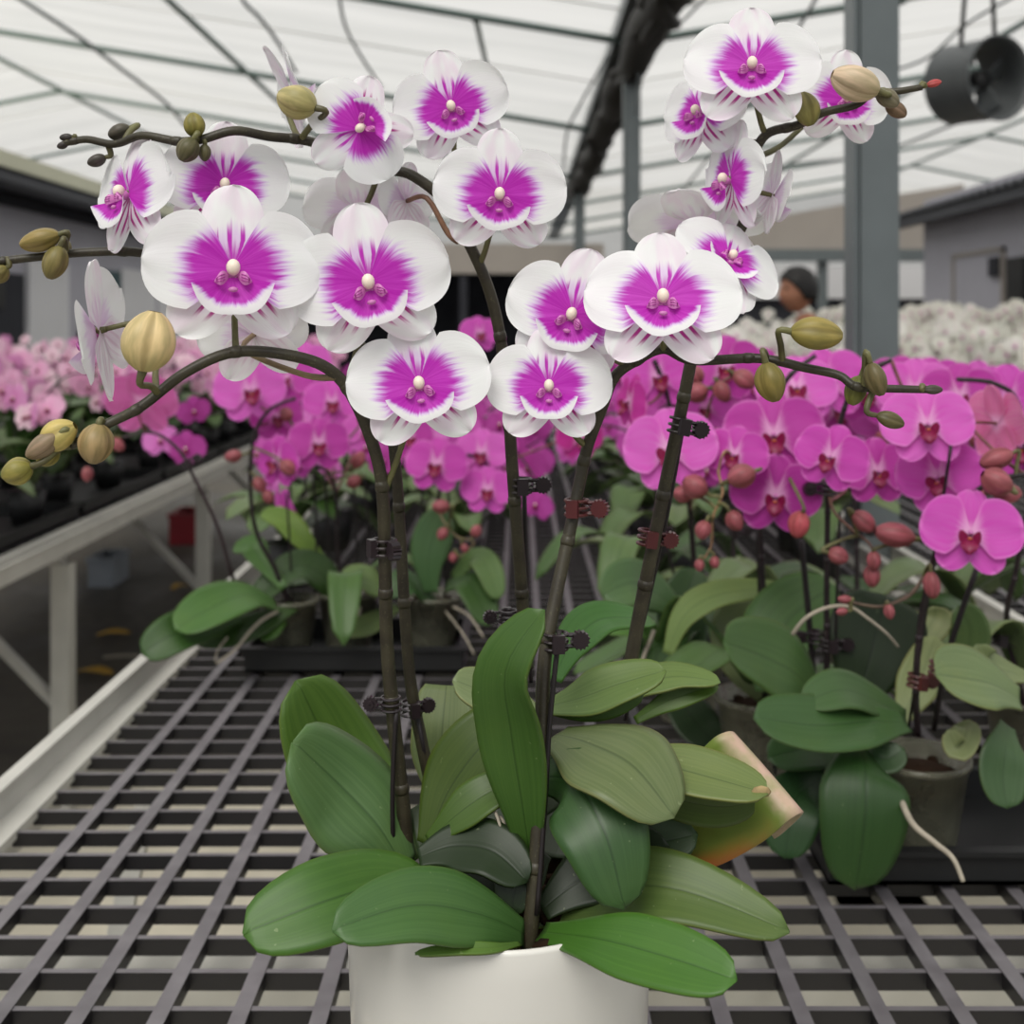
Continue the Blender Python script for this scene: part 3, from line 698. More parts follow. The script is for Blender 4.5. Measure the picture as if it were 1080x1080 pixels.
for pts, w, c, h, kw in [
 ([(905,785,1.17),(912,815,1.12),(912,865,1.10),(902,938,1.10)], 94, '#35592b', (0,-.95,.2), dict(fold=-.1, tip=2.6)),
 ([(955,762,1.19),(915,762,1.16),(860,765,1.12),(795,757,1.10)], 62, '#4b7340', (0,-.65,.75), dict(fold=.14, tip=2.6)),
 ([(955,757,1.21),(920,738,1.19),(885,728,1.16),(848,742,1.14)], 40, '#55794a', (0,-.7,.7), dict(fold=.14, tip=2.4)),
 ([(895,783,1.2),(915,793,1.17),(935,800,1.16),(953,790,1.16)], 34, '#3c5b3a', (0,-.7,.7), dict(fold=.14, tip=2.4)),
 ([(1075,738,1.14),(1045,722,1.13),(1015,715,1.12),(987,712,1.11)], 62, '#7d9468', (0,-.65,.75), dict(fold=.16, tip=2.4)),
 ([(1062,765,1.16),(1060,790,1.14),(1058,820,1.13),(1062,852,1.12)], 54, '#4b6b45', (.1,-.95,.2), dict(fold=.1, tip=2.4)),
 ([(950,762,1.26),(962,735,1.27),(975,705,1.28),(986,672,1.29)], 48, '#a5b67f', (-.4,-.85,.3), dict(fold=.15, tip=2.4)),
 ([(968,690,1.32),(975,670,1.33),(985,652,1.34),(985,640,1.34)], 42, '#a3b283', (-.3,-.85,.4), dict(fold=.15, tip=2.4)),
 ([(1005,715,1.3),(1020,690,1.3),(1022,660,1.3),(1010,640,1.3)], 44, '#5d7a4a', (-.3,-.85,.4), dict(fold=.15, tip=2.4)),
 ([(1085,715,1.2),(1060,708,1.19),(1040,700,1.18),(1030,680,1.18)], 30, '#8a9c70', (-.2,-.7,.7), dict(fold=.15, tip=2.4)),
 ([(1000,775,1.18),(1020,768,1.15),(1010,790,1.13),(1000,770,1.13)], 30, '#8a9870', (-.2,-.7,.7), dict(fold=.15, tip=2.4)),
 ]: leaf(rt, pts, w, c, h, **kw)
aroot(rt, [(948,838,1.12),(962,868,1.08),(985,888,1.06),(1005,905,1.05),(1016,930,1.04)], .0032)
# -- 2: the plant left of it
rt, x, d, z = plant('magenta orchid in a clear pot, with a pale root arching in the air', 862, 1.30)
sA = spike(rt, [(872,772,1.3),(872,700,1.29),(872,620,1.28),(873,540,1.27),(874,515,1.26),(885,450,1.24),(905,400,1.22),(940,380,1.22)], .0036, .0024, PSTEM)
sB = spike(rt, [(874,520,1.26),(880,540,1.24),(900,560,1.22),(918,575,1.2),(925,600,1.2)], .0018, .0012, lin('#6a4a3c'))
K(rt, 1, 876,482,84,1.16, -.25,.05, roll=16, sp=sA); K(rt, 2, 978,448,100,1.17, .12,.12, roll=-2, sp=sA, ped=P(940,380,1.22)); K(rt, 0, 990,503,98,1.2, -.3,-.1, roll=-8, sp=sA, ped=P(940,420,1.22))
K(rt, 3, 925,497,84,1.3, .3,0,.8, sp=sA)
for b in [(911,550,28,22,-40,1.2),(944,564,42,28,170,1.19),(884,586,22,20,-20,1.2),(922,591,20,17,-90,1.2),(920,607,24,20,-90,1.21)]: bud(rt, *b[:6], sB, BR)
rod(rt, [(886,540,1.28),(882,650,1.29),(880,770,1.3)], .0016); rod(rt, [(845,570,1.32),(852,640,1.32),(862,760,1.32)], .0034)
clip(rt, 873,515,1.262, 0, 1.6, 0, 190); clip(rt, 876,680,1.285, 0, 1.5, 0, 0); clip(rt, 862,672,1.31, 0, 1.5, 0, 180)
for pts, w, c, h, kw in [
 ([(862,742,1.3),(840,712,1.27),(805,692,1.25),(763,678,1.22)], 74, '#557a44', (.1,-.75,.6), dict(fold=.1, tip=2.0)),
 ([(905,740,1.28),(915,700,1.29),(925,665,1.30),(935,628,1.31)], 106, '#26391f', (0,-.95,.2), dict(fold=.1, tip=4.)),
 ([(870,820,1.2),(845,835,1.17),(835,860,1.15),(828,905,1.14)], 66, '#355a35', (-.2,-.9,.3), dict(fold=.1, tip=2.4)),
 ([(905,800,1.25),(880,790,1.22),(850,790,1.19),(810,800,1.17)], 48, '#3d6137', (-.2,-.7,.6), dict(fold=.1, tip=2.4)),
 ([(812,730,1.34),(815,690,1.36),(835,650,1.38),(880,618,1.4)], 84, '#4f7a3c', (-.5,-.8,.3), dict(fold=.12, tip=2.6)),
 ]: leaf(rt, pts, w, c, h, **kw)
aroot(rt, [(836,669,1.2),(850,652,1.19),(872,641,1.19),(896,640,1.2),(915,652,1.2),(935,668,1.2),(947,682,1.21)], .0022)
# -- 3: centre right
rt, x, d, z = plant('magenta orchid with a low darker flower, left of the arching root', 800, 1.42)
sA = spike(rt, [(808,735,1.42),(806,650,1.41),(802,560,1.40),(802,500,1.38),(812,440,1.35),(830,400,1.33),(860,375,1.33)], .0040, .0026, PSTEM)
K(rt, 0, 818,522,100,1.27, .0,-.15, roll=4, sp=sA, col='#b23f9d'); K(rt, 3, 816,459,112,1.30, .0,.1, roll=-4, sp=sA); K(rt, 1, 774,480,76,1.26, -.2,.1, roll=6, sp=sA); K(rt, 2, 840,410,90,1.42, .1,.3, roll=0, sp=sA)
sB = spike(rt, [(800,545,1.38),(770,478,1.26),(758,495,1.25),(762,520,1.24),(752,545,1.24),(750,575,1.24),(742,590,1.24)], .0016, .0012, lin('#9c7a58'))
for b in [(782,502,30,28,-160,1.2),(733,513,28,28,150,1.24),(742,559,20,19,-110,1.23),(775,549,22,21,-60,1.23),(738,596,13,12,-90,1.24),(754,593,13,12,-80,1.24),(720,521,20,20,170,1.26)]: bud(rt, *b[:6], sB, BR)
bud(rt, 843,553,28,26,-100,1.22, sA, '#b3525c')
rod(rt, [(798,560,1.41),(801,640,1.42),(803,735,1.43)], .0016); clip(rt, 806,640,1.41,0,1.4)
for pts, w, c, h, kw in [
 ([(808,735,1.42),(790,705,1.43),(780,660,1.44),(800,630,1.46)], 60, '#8a9d72', (-.3,-.9,.3), dict(fold=.12, tip=2.4)),
 ([(705,690,1.40),(722,650,1.41),(760,627,1.42),(830,620,1.43)], 30, '#7e9a58', (-.4,-.5,.7), dict(fold=.14, tip=2.2)),
 ([(860,755,1.33),(890,740,1.31),(905,740,1.3),(930,745,1.3)], 40, '#3c5a33', (0,-.7,.7), dict(fold=.14, tip=2.2)),
 ]: leaf(rt, pts, w, c, h, **kw)
rand_leaves(rt, x, d, z+.09, 3, .18, .07, 3.9, 5)
# -- 4: beside the thick stem
rt, x, d, z = plant('magenta orchid right behind the rightmost front stem', 725, 1.62)
sA = spike(rt, [(752,700,1.62),(735,620,1.6),(728,540,1.56),(722,490,1.5),(712,450,1.46),(700,405,1.45),(690,380,1.45)], .0042, .0028, PSTEM)
K(rt, 2, 706,474,106,1.27, -.22,.08, roll=-6, sp=sA, ped=P(716,470,1.48)); K(rt, 0, 694,398,80,1.45, .2,.1, roll=-10, sp=sA); K(rt, 1, 664,424,72,1.42, -1.0,.1,.5, roll=8, sp=sA, col='#c23a9c'); K(rt, 3, 765,388,84,1.5, .1,.1, sp=sA)
sB = spike(rt, [(728,540,1.56),(745,440,1.4),(760,405,1.38),(785,392,1.38)], .0018, .0013, lin('#7a5a4c'))
for b in [(735,414,24,24,200,1.38),(762,413,24,20,-60,1.37),(733,395,22,20,120,1.4),(785,400,26,22,-30,1.36)]: bud(rt, *b[:6], sB, BR)
rod(rt, [(700,560,1.6),(720,640,1.62),(748,720,1.63)], .0022); clip(rt, 745,650,1.6, -10, 1.6); clip(rt, 753,690,1.61, -10, 1.6, 0, 180)
for pts, w, c, h, kw in [
 ([(715,645,1.52),(690,625,1.50),(665,615,1.47),(636,628,1.45)], 50, '#5e8356', (.1,-.8,.55), dict(fold=.12, tip=2.4)),
 ([(700,690,1.5),(680,665,1.5),(660,655,1.48),(632,662,1.46)], 30, '#5f8f45', (.1,-.5,.75), dict(fold=.12, tip=2.4)),
 ([(740,700,1.5),(725,670,1.52),(720,640,1.54),(735,600,1.56)], 56, '#3a5a33', (.1,-.9,.3), dict(fold=.12, tip=2.4)),
 ([(690,720,1.5),(720,745,1.46),(740,770,1.44),(765,790,1.42)], 44, '#2d4529', (.1,-.6,.7), dict(fold=.12, tip=2.4)),
 ]: leaf(rt, pts, w, c, h, **kw)
rand_leaves(rt, x, d, z+.09, 4, .2, .075, 2.2, 8)
aroot(rt, [(690,665,1.5),(680,690,1.48),(672,712,1.46)], .003)
# -- 5: right edge
rt, x, d, z = plant('magenta orchid cut by the right edge of the picture', 1085, 1.42)
sA = spike(rt, [(1085,760,1.42),(1062,660,1.40),(1072,600,1.38),(1085,520,1.36),(1075,430,1.34),(1050,405,1.32),(1010,400,1.3)], .0036, .0026, PSTEM)
for a in [(3,1012,418,86,1.42,.0,.1),(0,1064,422,90,1.44,.1,.0),(1,1075,470,90,1.36,.2,.0),(2,965,412,86,1.5,-.1,.2)]: K(rt, *a, sp=sA)
clip(rt, 1054,674,1.4,10,1.6,0,0); rand_leaves(rt, x, d, z+.09, 5, .19, .075, 2.8, 12)
# -- 6: a row further back on the right
for i, (px, dd, fl) in enumerate([(900,1.75,[(872,404,92),(915,415,80),(935,440,80),(885,430,84)]),(1000,1.85,[(985,408,80),(1030,414,80),(950,402,70),(1040,470,76)]),(770,1.9,[(745,388,78),(800,400,80),(745,430,60),(722,370,60)]),(690,2.05,[(640,375,58),(655,395,60),(690,360,60)])]):
    lab = ['magenta orchid behind the front row, straight under the grey post', 'magenta orchid in the second row, below the grey shed wall', 'magenta orchid in the second row, behind the hanging olive buds', 'magenta orchid in the second row, behind the right-hand white flowers'][i]
    rt, x, d, z = plant(lab, px, dd)
    top = (fl[0][0], fl[0][1]+25, dd-.05)
    sA = spike(rt, [(px,720 if dd < 1.8 else 690,dd),(px+4,600,dd),(px-4,480,dd),top,(top[0]-40, top[1]+10, dd-.1)], .004, .0026, PSTEM)
    for j, q in enumerate(fl): K(rt, (i+j) % 4, *q, dd-.16+.03*j, R.uniform(-.35, .35), R.uniform(-.05, .3), roll=R.uniform(-12, 12), sp=sA)
    sB = spike(rt, [(px-4,500,dd),(px+22,470,dd-.1),(px+40,490,dd-.1),(px+42,520,dd-.1)], .002, .0013, lin('#7a5a4c'))
    for b in [(px+30,462,20,18,60),(px+45,500,18,16,-30),(px+34,520,16,14,-120)]: bud(rt, *b, dd-.12, sB, BR)
    rod(rt, [(px+8,480,dd),(px+3,600,dd+.01),(px+3,700,dd+.01)], .002); clip(rt, px+3, 560, dd, 0, 1.8)
    rand_leaves(rt, x, d, z+.09, 6, .2, .075, i*1.1, 20+i)
# -- left group, in the black carrier behind the left stems
SITE = [
 ('magenta orchid leftmost in the black carrier, one thin dark stem arching far left', 305, 1.92),
 ('magenta orchid second in the black carrier, its dark stake curved like a hook', 368, 1.97),
 ('magenta orchid third in the black carrier, beside the left front stems', 455, 1.95)]
rt, x, d, z = plant(SITE[0][0], SITE[0][1], SITE[0][2], r=.046)
sA = spike(rt, [(300,650,1.92),(262,640,1.88),(246,610,1.85),(230,557,1.82),(203,500,1.8),(187,473,1.8),(160,456,1.8),(128,462,1.8)], .0034, .0022, lin('#33262a'))
K(rt, 0, 150,424,84,1.8, .3,.3,-.7, sp=sA, col='#c96ba6')
bud(rt, 124,469,17,14,-40,1.79, sA, BR); bud(rt, 92,500,16,13,-90,1.8, None, BR)
clip(rt, 197,490,1.8,-30,1.5)
sC = spike(rt, [(306,640,1.92),(290,600,1.9),(270,560,1.88),(264,510,1.86),(268,460,1.85),(285,432,1.84),(312,420,1.84)], .0040, .0026, PSTEM)
K(rt, 2, 264,412,80,1.84, .15,.1, roll=-4, sp=sC); K(rt, 1, 292,487,66,1.82, -.7,0,.6, sp=sC); K(rt, 3, 292,440,60,1.9, .2,.1, sp=sC)
for b in [(246,481,18,15,190,1.84),(274,511,18,15,-60,1.84),(283,524,16,13,-60,1.84),(304,493,20,18,-40,1.8)]: bud(rt, *b, sC, BR)
rod(rt, [(302,520,1.9),(306,580,1.92),(308,650,1.93)], .002)
for pts, w, c, h, kw in [
 ([(292,640,1.86),(262,628,1.80),(225,640,1.74),(185,664,1.70)], 42, '#558240', (0,-.65,.75), dict(fold=.12, tip=2.2)),
 ([(258,648,1.84),(225,655,1.78),(185,668,1.72),(150,690,1.70)], 42, '#3c6329', (0,-.85,.5), dict(fold=.12, tip=2.8)),
 ([(310,640,1.88),(280,655,1.84),(245,668,1.8),(205,676,1.78)], 30, '#33521f', (0,-.7,.7), dict(fold=.12, tip=2.2)),
 ([(300,620,1.9),(275,590,1.92),(265,575,1.93),(246,578,1.95)], 26, '#4d7a35', (0,-.7,.7), dict(fold=.12, tip=2.2)),
 ([(300,655,1.86),(290,662,1.84),(280,668,1.83),(272,672,1.82)], 20, '#4a7332', (0,-.8,.6), dict(fold=.12, tip=2.2)),
 ]: leaf(rt, pts, w, c, h, **kw)
aroot(rt, [(292,645,1.84),(275,655,1.8),(262,668,1.78),(248,685,1.76),(228,700,1.75)], .003); aroot(rt, [(240,672,1.77),(230,685,1.76),(227,697,1.75)], .0018)
rt, x, d, z = plant(SITE[1][0], SITE[1][1], SITE[1][2], r=.05)
sA = spike(rt, [(362,640,1.97),(356,580,1.95),(354,520,1.93),(345,498,1.91),(330,490,1.9)], .0034, .0026, PSTEM)
K(rt, 3, 336,468,68,1.84, .1,.05, roll=2, sp=sA); K(rt, 0, 350,425,64,1.95, .1,.2, sp=sA, ped=P(354,520,1.93)); K(rt, 1, 300,400,66,2.0, -.1,.2, sp=sA, ped=P(354,520,1.93)); K(rt, 2, 385,455,50,1.95, .2,.1, sp=sA, ped=P(354,520,1.93)); K(rt, 2, 320,385,62,2.05, -.1,.2, sp=sA, ped=P(354,520,1.93))
for b in [(373,508,16,15,-150,1.9),(302,437,16,15,120,1.88),(378,485,20,16,60,1.9),(384,440,18,15,60,1.9)]: bud(rt, *b, sA, BR)
for xx in (330, 342, 372, 384): rod(rt, [(xx,500,1.96),(xx+4,560,1.97),(xx+2,640,1.98)], .0022)
for pts, w, c, h, kw in [
 ([(375,665,1.97),(345,612,1.95),(310,598,1.93),(262,640,1.90)], 34, '#3a5a2a', (-.1,-.6,.75), dict(fold=.14, tip=2.2)),
 ([(415,622,1.94),(400,618,1.92),(380,610,1.9),(362,612,1.88)], 28, '#7d9a66', (0,-.7,.7), dict(fold=.12, tip=2.4)),
 ([(340,590,2.0),(320,570,2.0),(300,548,2.02),(276,540,2.05)], 26, '#7aa03f', (0,-.7,.7), dict(fold=.12, tip=2.4)),
 ([(420,640,1.94),(400,652,1.92),(380,662,1.9),(350,660,1.9)], 24, '#6a8052', (0,-.6,.75), dict(fold=.12, tip=2.4)),
 ]: leaf(rt, pts, w, c, h, **kw)
rand_leaves(rt, x, d, z+.09, 3, .17, .06, .3, 31); aroot(rt, [(380,640,1.93),(378,655,1.92),(376,668,1.91)], .0025)
rt, x, d, z = plant(SITE[2][0], SITE[2][1], SITE[2][2], r=.05)
sA = spike(rt, [(452,640,1.95),(458,590,1.94),(462,530,1.92),(468,505,1.9),(490,480,1.9),(515,490,1.9)], .0036, .0026, PSTEM)
K(rt, 1, 460,490,70,1.84, -.15,.05, roll=6, sp=sA); K(rt, 2, 508,478,62,1.9, -.2,.05, sp=sA); K(rt, 0, 514,517,60,1.86, .0,.05, roll=4, sp=sA); K(rt, 3, 432,462,54,1.95, .1,.1, sp=sA); K(rt, 2, 612,462,56,1.95, .3,-.1,.8, sp=sA, ped=P(515,490,1.9), col='#c43a96'); K(rt, 0, 506,352,46,2.2, .3,.2, sp=sA, ped=P(490,480,1.9))
sB = spike(rt, [(462,535,1.92),(468,550,1.88),(482,566,1.86),(500,572,1.86),(484,588,1.86)], .0014, .001, lin('#8a7a58'))
for b in [(465,534,18,16,180,1.84),(467,563,14,13,-120,1.85),(502,560,14,13,60,1.86),(478,588,11,10,-100,1.86),(490,578,10,9,-60,1.86)]: bud(rt, *b, sB, BR)
for xx in (444, 472): rod(rt, [(xx,500,1.96),(xx+2,560,1.97),(xx-4,640,1.98)], .0022)
for pts, w, c, h, kw in [
 ([(455,625,1.9),(452,590,1.9),(460,560,1.9),(470,540,1.9)], 42, '#52774d', (-.3,-.9,.25), dict(fold=.12, tip=2.6)),
 ([(478,610,1.92),(500,588,1.91),(515,600,1.89),(525,632,1.87)], 26, '#6d8f57', (.2,-.6,.75), dict(fold=.12, tip=2.6)),
 ([(470,620,1.92),(490,612,1.9),(505,630,1.88),(515,660,1.86)], 34, '#466a35', (.2,-.6,.75), dict(fold=.12, tip=2.6)),
 ([(460,640,1.92),(440,620,1.9),(425,615,1.88),(405,625,1.87)], 26, '#40633a', (.2,-.6,.75), dict(fold=.12, tip=2.6)),
 ]: leaf(rt, pts, w, c, h, **kw)
aroot(rt, [(478,640,1.9),(495,650,1.86),(510,672,1.82)], .002); aroot(rt, [(470,645,1.9),(488,668,1.84),(500,690,1.8)], .0016)
def tray(label, x0, x1, y0, y1, h=.05):
    t = thing('plant_carrier', label, 'tray', ((x0+x1)/2, (y0+y1)/2, BZ+.006)); z = BZ+.006
    mb = MB(); w = .006
    mb.box((x0, y0, z), (x1, y1, z+.004))
    for a, b in (((x0, y0, z), (x1, y0+w, z+h)), ((x0, y1-w, z), (x1, y1, z+h)), ((x0, y0+w, z), (x0+w, y1-w, z+h)), ((x1-w, y0+w, z), (x1, y1-w, z+h))): mb.box(a, b)
    add('tray_body', mb.mesh('tray_body', MT['darkplastic'], False), t)
    mb = MB()
    for a, b in (((x0-.008, y0-.008, z+h), (x1+.008, y0+w, z+h+.005)), ((x0-.008, y1-w, z+h), (x1+.008, y1+.008, z+h+.005)), ((x0-.008, y0+w, z+h), (x0+w, y1-w, z+h+.005)), ((x1-w, y0+w, z+h), (x1+.008, y1-w, z+h+.005))): mb.box(a, b)
    add('tray_rim', mb.mesh('tray_rim', MT['darkplastic'], False), t)
tray('black plastic carrier holding the three clear pots behind the left stems', -.43, -.09, 1.85, 2.04, .035)
tray('black plastic carrier under the magenta orchids at the right edge', .30, .66, 1.15, 1.36, .03)
# ================================================================== the crowds of orchids on the far benches
def far_flower(seed):
    mb = MB(); r = random.Random(seed); n = (6, 5)
    for a, L, W, y in ((.2, .46, .27, -.01), (PI-.2, .46, .27, -.01), (PI/2, .4, .17, .012), (-.9, .42, .16, .016), (PI+.9, .42, .16, .016)):
        tepal(mb, a+r.uniform(-.1, .1), L, W, .01, y, .05, .1, seed+int(a*9), n, 0)
    mb.ball((0, -.06, -.06), .075, 6, 1, (1, .9, 1)); mb.ball((0, -.06, .01), .035, 6, 2)
    return mb
FARF = {}
for kind, lipm in (('blush', 'pinklip'), ('magenta', 'pinklip'), ('pure', 'lobe')):
    FARF[kind] = [far_flower(s).mesh('far_flower', [MT['far'], MT[lipm], MT['column']]) for s in (3, 8)]
FARL = []
for i in range(4):
    r = random.Random(60+i); mb = MB()
    l = r.uniform(.14, .2); up = r.uniform(.03, .10)
    leaf_grid(mb, [Vector((l*t, 0, up*math.sin(PI*t*.8)-.05*t*t*r.random())) for t in (.06, .35, .7, 1)], .065, (0, 0, 1), nu=9, nv=5, fold=.2)
    FARL.append(mb.mesh('leaf', MT['leaf']))
def far_proto(kind, label, group, cols, h, nf, nsp, seed, fs=.085):
    r = random.Random(seed); rt = thing('potted_orchid', label, 'orchid', (0, 0, 0), group)
    mb = MB(); mb.lathe([(.001, 0), (.038, 0), (.05, .09), (.046, .09), (.001, .08)], 14); add('pot', mb.mesh('pot', MT['darkplastic']), rt)
    for i in range(10):
        a = 2.4*i+r.uniform(-.3, .3)
        add('leaf', FARL[i % 4], rt, Matrix.Translation((0, 0, .085)) @ Matrix.Rotation(a, 4, 'Z') @ Matrix.Rotation(-(r.uniform(.15, 1.0) if kind == 'blush' else r.uniform(0, .6)), 4, 'Y') @ Matrix.Scale(r.uniform(1.2, 1.8) if kind == 'blush' else r.uniform(.9, 1.3), 4), color=lin(r.choice(GREENS)))
    for k in range(nsp):
        a = r.uniform(0, 6.28); q = Vector((math.cos(a), math.sin(a), 0)); b = a+r.uniform(-.6, .6); q2 = Vector((math.cos(b), math.sin(b), 0))
        pts = [Vector((0, 0, .08)), q*.03+Vector((0, 0, h*.45)), q*.05+Vector((0, 0, h*.8)), q*.08+q2*.06+Vector((0, 0, h)), q*.08+q2*.18+Vector((0, 0, h*.95)), q*.08+q2*.26+Vector((0, 0, h*(.88 if kind == 'blush' else .82)))]
        sm = spike(rt, pts, .0035, .0018, lin('#3a4a2c') if kind == 'pure' else PSTEM, False)
        n = len(sm)
        for i in range(nf):
            t0 = .62 if kind == 'blush' else .45; t = t0+(1-t0)*i/(nf-1); p = sm[min(n-1, int(t*(n-1)))]
            off = Vector((r.uniform(-.05, .05), r.uniform(-.06, .0), r.uniform(-.06, .05)))
            nv = Vector((r.uniform(-.8, .8), -1+r.uniform(-.2, .8), r.uniform(-.25, .35)))
            add('flower', FARF[kind][i % 2], rt, orient(p+off, nv, r.uniform(-20, 20), fs*r.uniform(.8, 1.1)), color=lin(r.choice(cols)))
    return rt
def crowd(protos, spots, seed):
    r = random.Random(seed); used = set()
    for x, y, z in spots:
        i = r.randrange(len(protos)); s = r.uniform(.92, 1.08); a = r.uniform(-.5, .5)
        if i in used: dup(protos[i], (x, y, z), a, s)
        else: used.add(i); protos[i].matrix_basis = Matrix.Translation((x, y, z)) @ Matrix.Rotation(a, 4, 'Z')
    for i, p in enumerate(protos):
        if i not in used: p.matrix_basis = Matrix.Translation(Vector(spots[-1])+Vector((0, .3*(i+1), 0)))
jit = random.Random(5)
def J(a): return jit.uniform(-a, a)
G1 = 'pale pink orchids crowded on the left bench'
pr = [far_proto('blush', 'pale pink orchid in the crowd along the left bench', G1, ['#f0c6dc', '#eab3d3', '#f3d6e2', '#dc98c8'], .40, 7, 2, s) for s in (1, 2, 3)]
crowd(pr, [(x+J(.04), y+J(.05), BZ+.0105) for y in [2.62+.78*k+q for k in range(7) for q in (.19, .55)] for x in (-1.36, -1.70, -2.06, -2.45) if (x-.0)*F/y+VX > -190], 4)
G2 = 'magenta orchids crowded toward the far end of the middle bench'
pr = [far_proto('magenta', 'magenta orchid in the crowd at the far end of the middle bench', G2, ['#d765c2', '#c955b4', '#e081cf', '#b94aa2'], .32, 6, 2, s) for s in (11, 12)]
crowd(pr, [(x+J(.04), y+J(.06), BZ+.02) for y in [2.45+.36*i for i in range(9)] for x in (-.44, -.16, .34, .62) if not (x < 0 and y < 2.3)], 6)
G3 = 'white orchids crowded on the far right bench'
pr = [far_proto('pure', 'white orchid in the crowd on the far right bench', G3, ['#f0efe8', '#e9e9df', '#f4f2ec', '#e6e4dc'], .56, 12, 3, s, .10) for s in (21, 22, 23)]
crowd(pr, [(x+J(.08), y+J(.08), BZ+.02) for y in (6.7, 7.15, 7.6, 8.05, 8.5) for x in [1.9+.36*i for i in range(7)]], 8)
G4 = 'white orchids on the bench end before the man'
pr = [far_proto('pure', 'white orchid on the right bench end, before the man in dark clothes', G4, ['#f0efe8', '#e9e9df', '#f4f2ec'], .44, 12, 3, s, .09) for s in (31, 32)]
crowd(pr, [(x+J(.05), y+J(.05), BZ+.02) for y in (4.5, 4.85, 5.15) for x in (1.0, 1.3, 1.6, 1.9)], 9)
# ================================================================== benches
def bench_top(name, root, x0, x1, y0, y1, xs, ys, zt):
    mb = MB()
    for x in xs:
        mb.box((x-.0068, y0, zt-.014), (x+.0068, y1, zt))
    for y in ys:
        mb.box((x0, y-.0032, zt-.0165), (x1, y+.0032, zt-.0012))
    return add(name, mb.mesh(name, MT['grid'], False), root)
def frange(a, b, s):
    o = []
    while a < b: o.append(a); a += s
    return o
def bench(label, x0, x1, y0, y1, dx=.064, dy=.0555, ph=-.351, phy=.400, legs=(), lip=.03, mat='railwhite', inset=.10, lw=.032, side=False):
    t = thing('growing_bench', label, 'bench', ((x0+x1)/2, (y0+y1)/2, 0))
    k = math.ceil((x0+.045-ph)/dx)
    bench_top('mesh_top', t, x0+.035, x1-.035, y0+.02, y1-.02, frange(ph+k*dx, x1-.04, dx), frange(phy+dy*math.ceil((y0+.03-phy)/dy), y1-.03, dy), BZ)
    for sx, x in ((1, x0), (-1, x1)):
        mb = MB(); a = lambda u0, u1, z0, z1: mb.box((min(x+sx*u0, x+sx*u1), y0, z0), (max(x+sx*u0, x+sx*u1), y1, z1))
        a(0, .010, BZ-.055, BZ+lip); a(.010, .040, BZ-.008, BZ+.002); a(-.004, .014, BZ+lip, BZ+lip+.006)
        add('side_rail', mb.mesh('side_rail', MT[mat], False), t)
    for y in (y0, y1):
        mb = MB(); mb.box((x0+.0, y-.006, BZ-.055), (x1, y+.006, BZ+lip)); add('end_rail', mb.mesh('end_rail', MT[mat], False), t)
    for y in legs:
        mb = MB(); mb.box((x0+.05, y-.02, BZ-.10), (x1-.05, y+.02, BZ-.055)); add('cross_beam', mb.mesh('cross_beam', MT[mat], False), t)
        for sx, x in ((1, x0+inset), (-1, x1-inset)):
            mb = MB(); mb.box((x-lw, y-lw, 0), (x+lw, y+lw, BZ-.10)); add('leg', mb.mesh('leg', MT[mat], False), t)
            mb = MB(); c = Vector((x, y+.03, .30)); e = Vector((x, y+.42, BZ-.07)); w = Vector((.018, 0, 0)); q = Vector((0, .012, -.012))
            mb.tube([c, e], .017, 4); 
            if side: mb = MB(); mb.tube([Vector((x+sx*.02, y, .32)), Vector((x+sx*.40, y, BZ-.09))], .016, 4)
            c2 = Vector((x, y-.03, .30)); e2 = Vector((x, y-.42, BZ-.07)); 
            if not side: mb.tube([c2, e2], .017, 4)
            add('brace', mb.mesh('brace', MT[mat], False), t)
    return t
bench('grey mesh growing bench with white side rails under the potted white orchid', -.585, .80, .36, 6.3, legs=(1.12, 3.0, 4.6, 6.0))
bench('white railed growing bench on the left carrying pale pink orchids', -2.75, -1.19, 1.6, 8.6, ph=-2.7, dx=.08, dy=.08, legs=(1.9, 3.22, 4.65, 6.2, 7.9), lip=-.016, inset=.05, lw=.025, side=True)
bench('right-hand growing bench, bare mesh beside the magenta orchids', .87, 2.5, .5, 5.4, ph=.93, legs=(1.5, 3.2, 4.9))
bench('far right growing bench full of white orchids', 1.6, 4.2, 6.4, 8.9, ph=1.7, dx=.1, dy=.1, legs=(6.8, 8.4))
# ================================================================== floor, things on it
mb = MB(); mb.box((-17, -3, -.1), (17, 31, 0)); struct(add('floor', mb.mesh('floor', MT['floor'], False)))
mb = MB(); mb.box((-1.32, -1.0, 0), (3.2, 3.55, .012)); struct(add('trim_1', mb.mesh('pale_slab', MT['slab'], False)))
def crate(name, label, x, y, sx, sy, h, mat):
    t = thing(name, label, 'crate', (x, y, 0)); w = .012; mb = MB()
    mb.box((x-sx, y-sy, 0), (x+sx, y+sy, w))
    for a, b in (((x-sx, y-sy, w), (x+sx, y-sy+w, h)), ((x-sx, y+sy-w, w), (x+sx, y+sy, h)), ((x-sx, y-sy+w, w), (x-sx+w, y+sy-w, h)), ((x+sx-w, y-sy+w, w), (x+sx, y+sy-w, h))): mb.box(a, b)
    add('body', mb.mesh('body', MT[mat], False), t)
    mb = MB()
    for a, b in (((x-sx-.01, y-sy-.01, h), (x+sx+.01, y-sy+w, h+.02)), ((x-sx-.01, y+sy-w, h), (x+sx+.01, y+sy+.01, h+.02)), ((x-sx-.01, y-sy+w, h), (x-sx+w, y+sy-w, h+.02)), ((x+sx-w, y-sy+w, h), (x+sx+.01, y+sy-w, h+.02))): mb.box(a, b)
    add('rim', mb.mesh('rim', MT[mat], False), t)
crate('plastic_crate', 'dark red plastic crate on the floor under the left bench', -2.06, 7.4, .085, .15, .17, 'red')
crate('plastic_crate', 'grey plastic crate on the floor under the left bench, nearer than the red one', -2.15, 6.2, .065, .12, .13, 'crate')
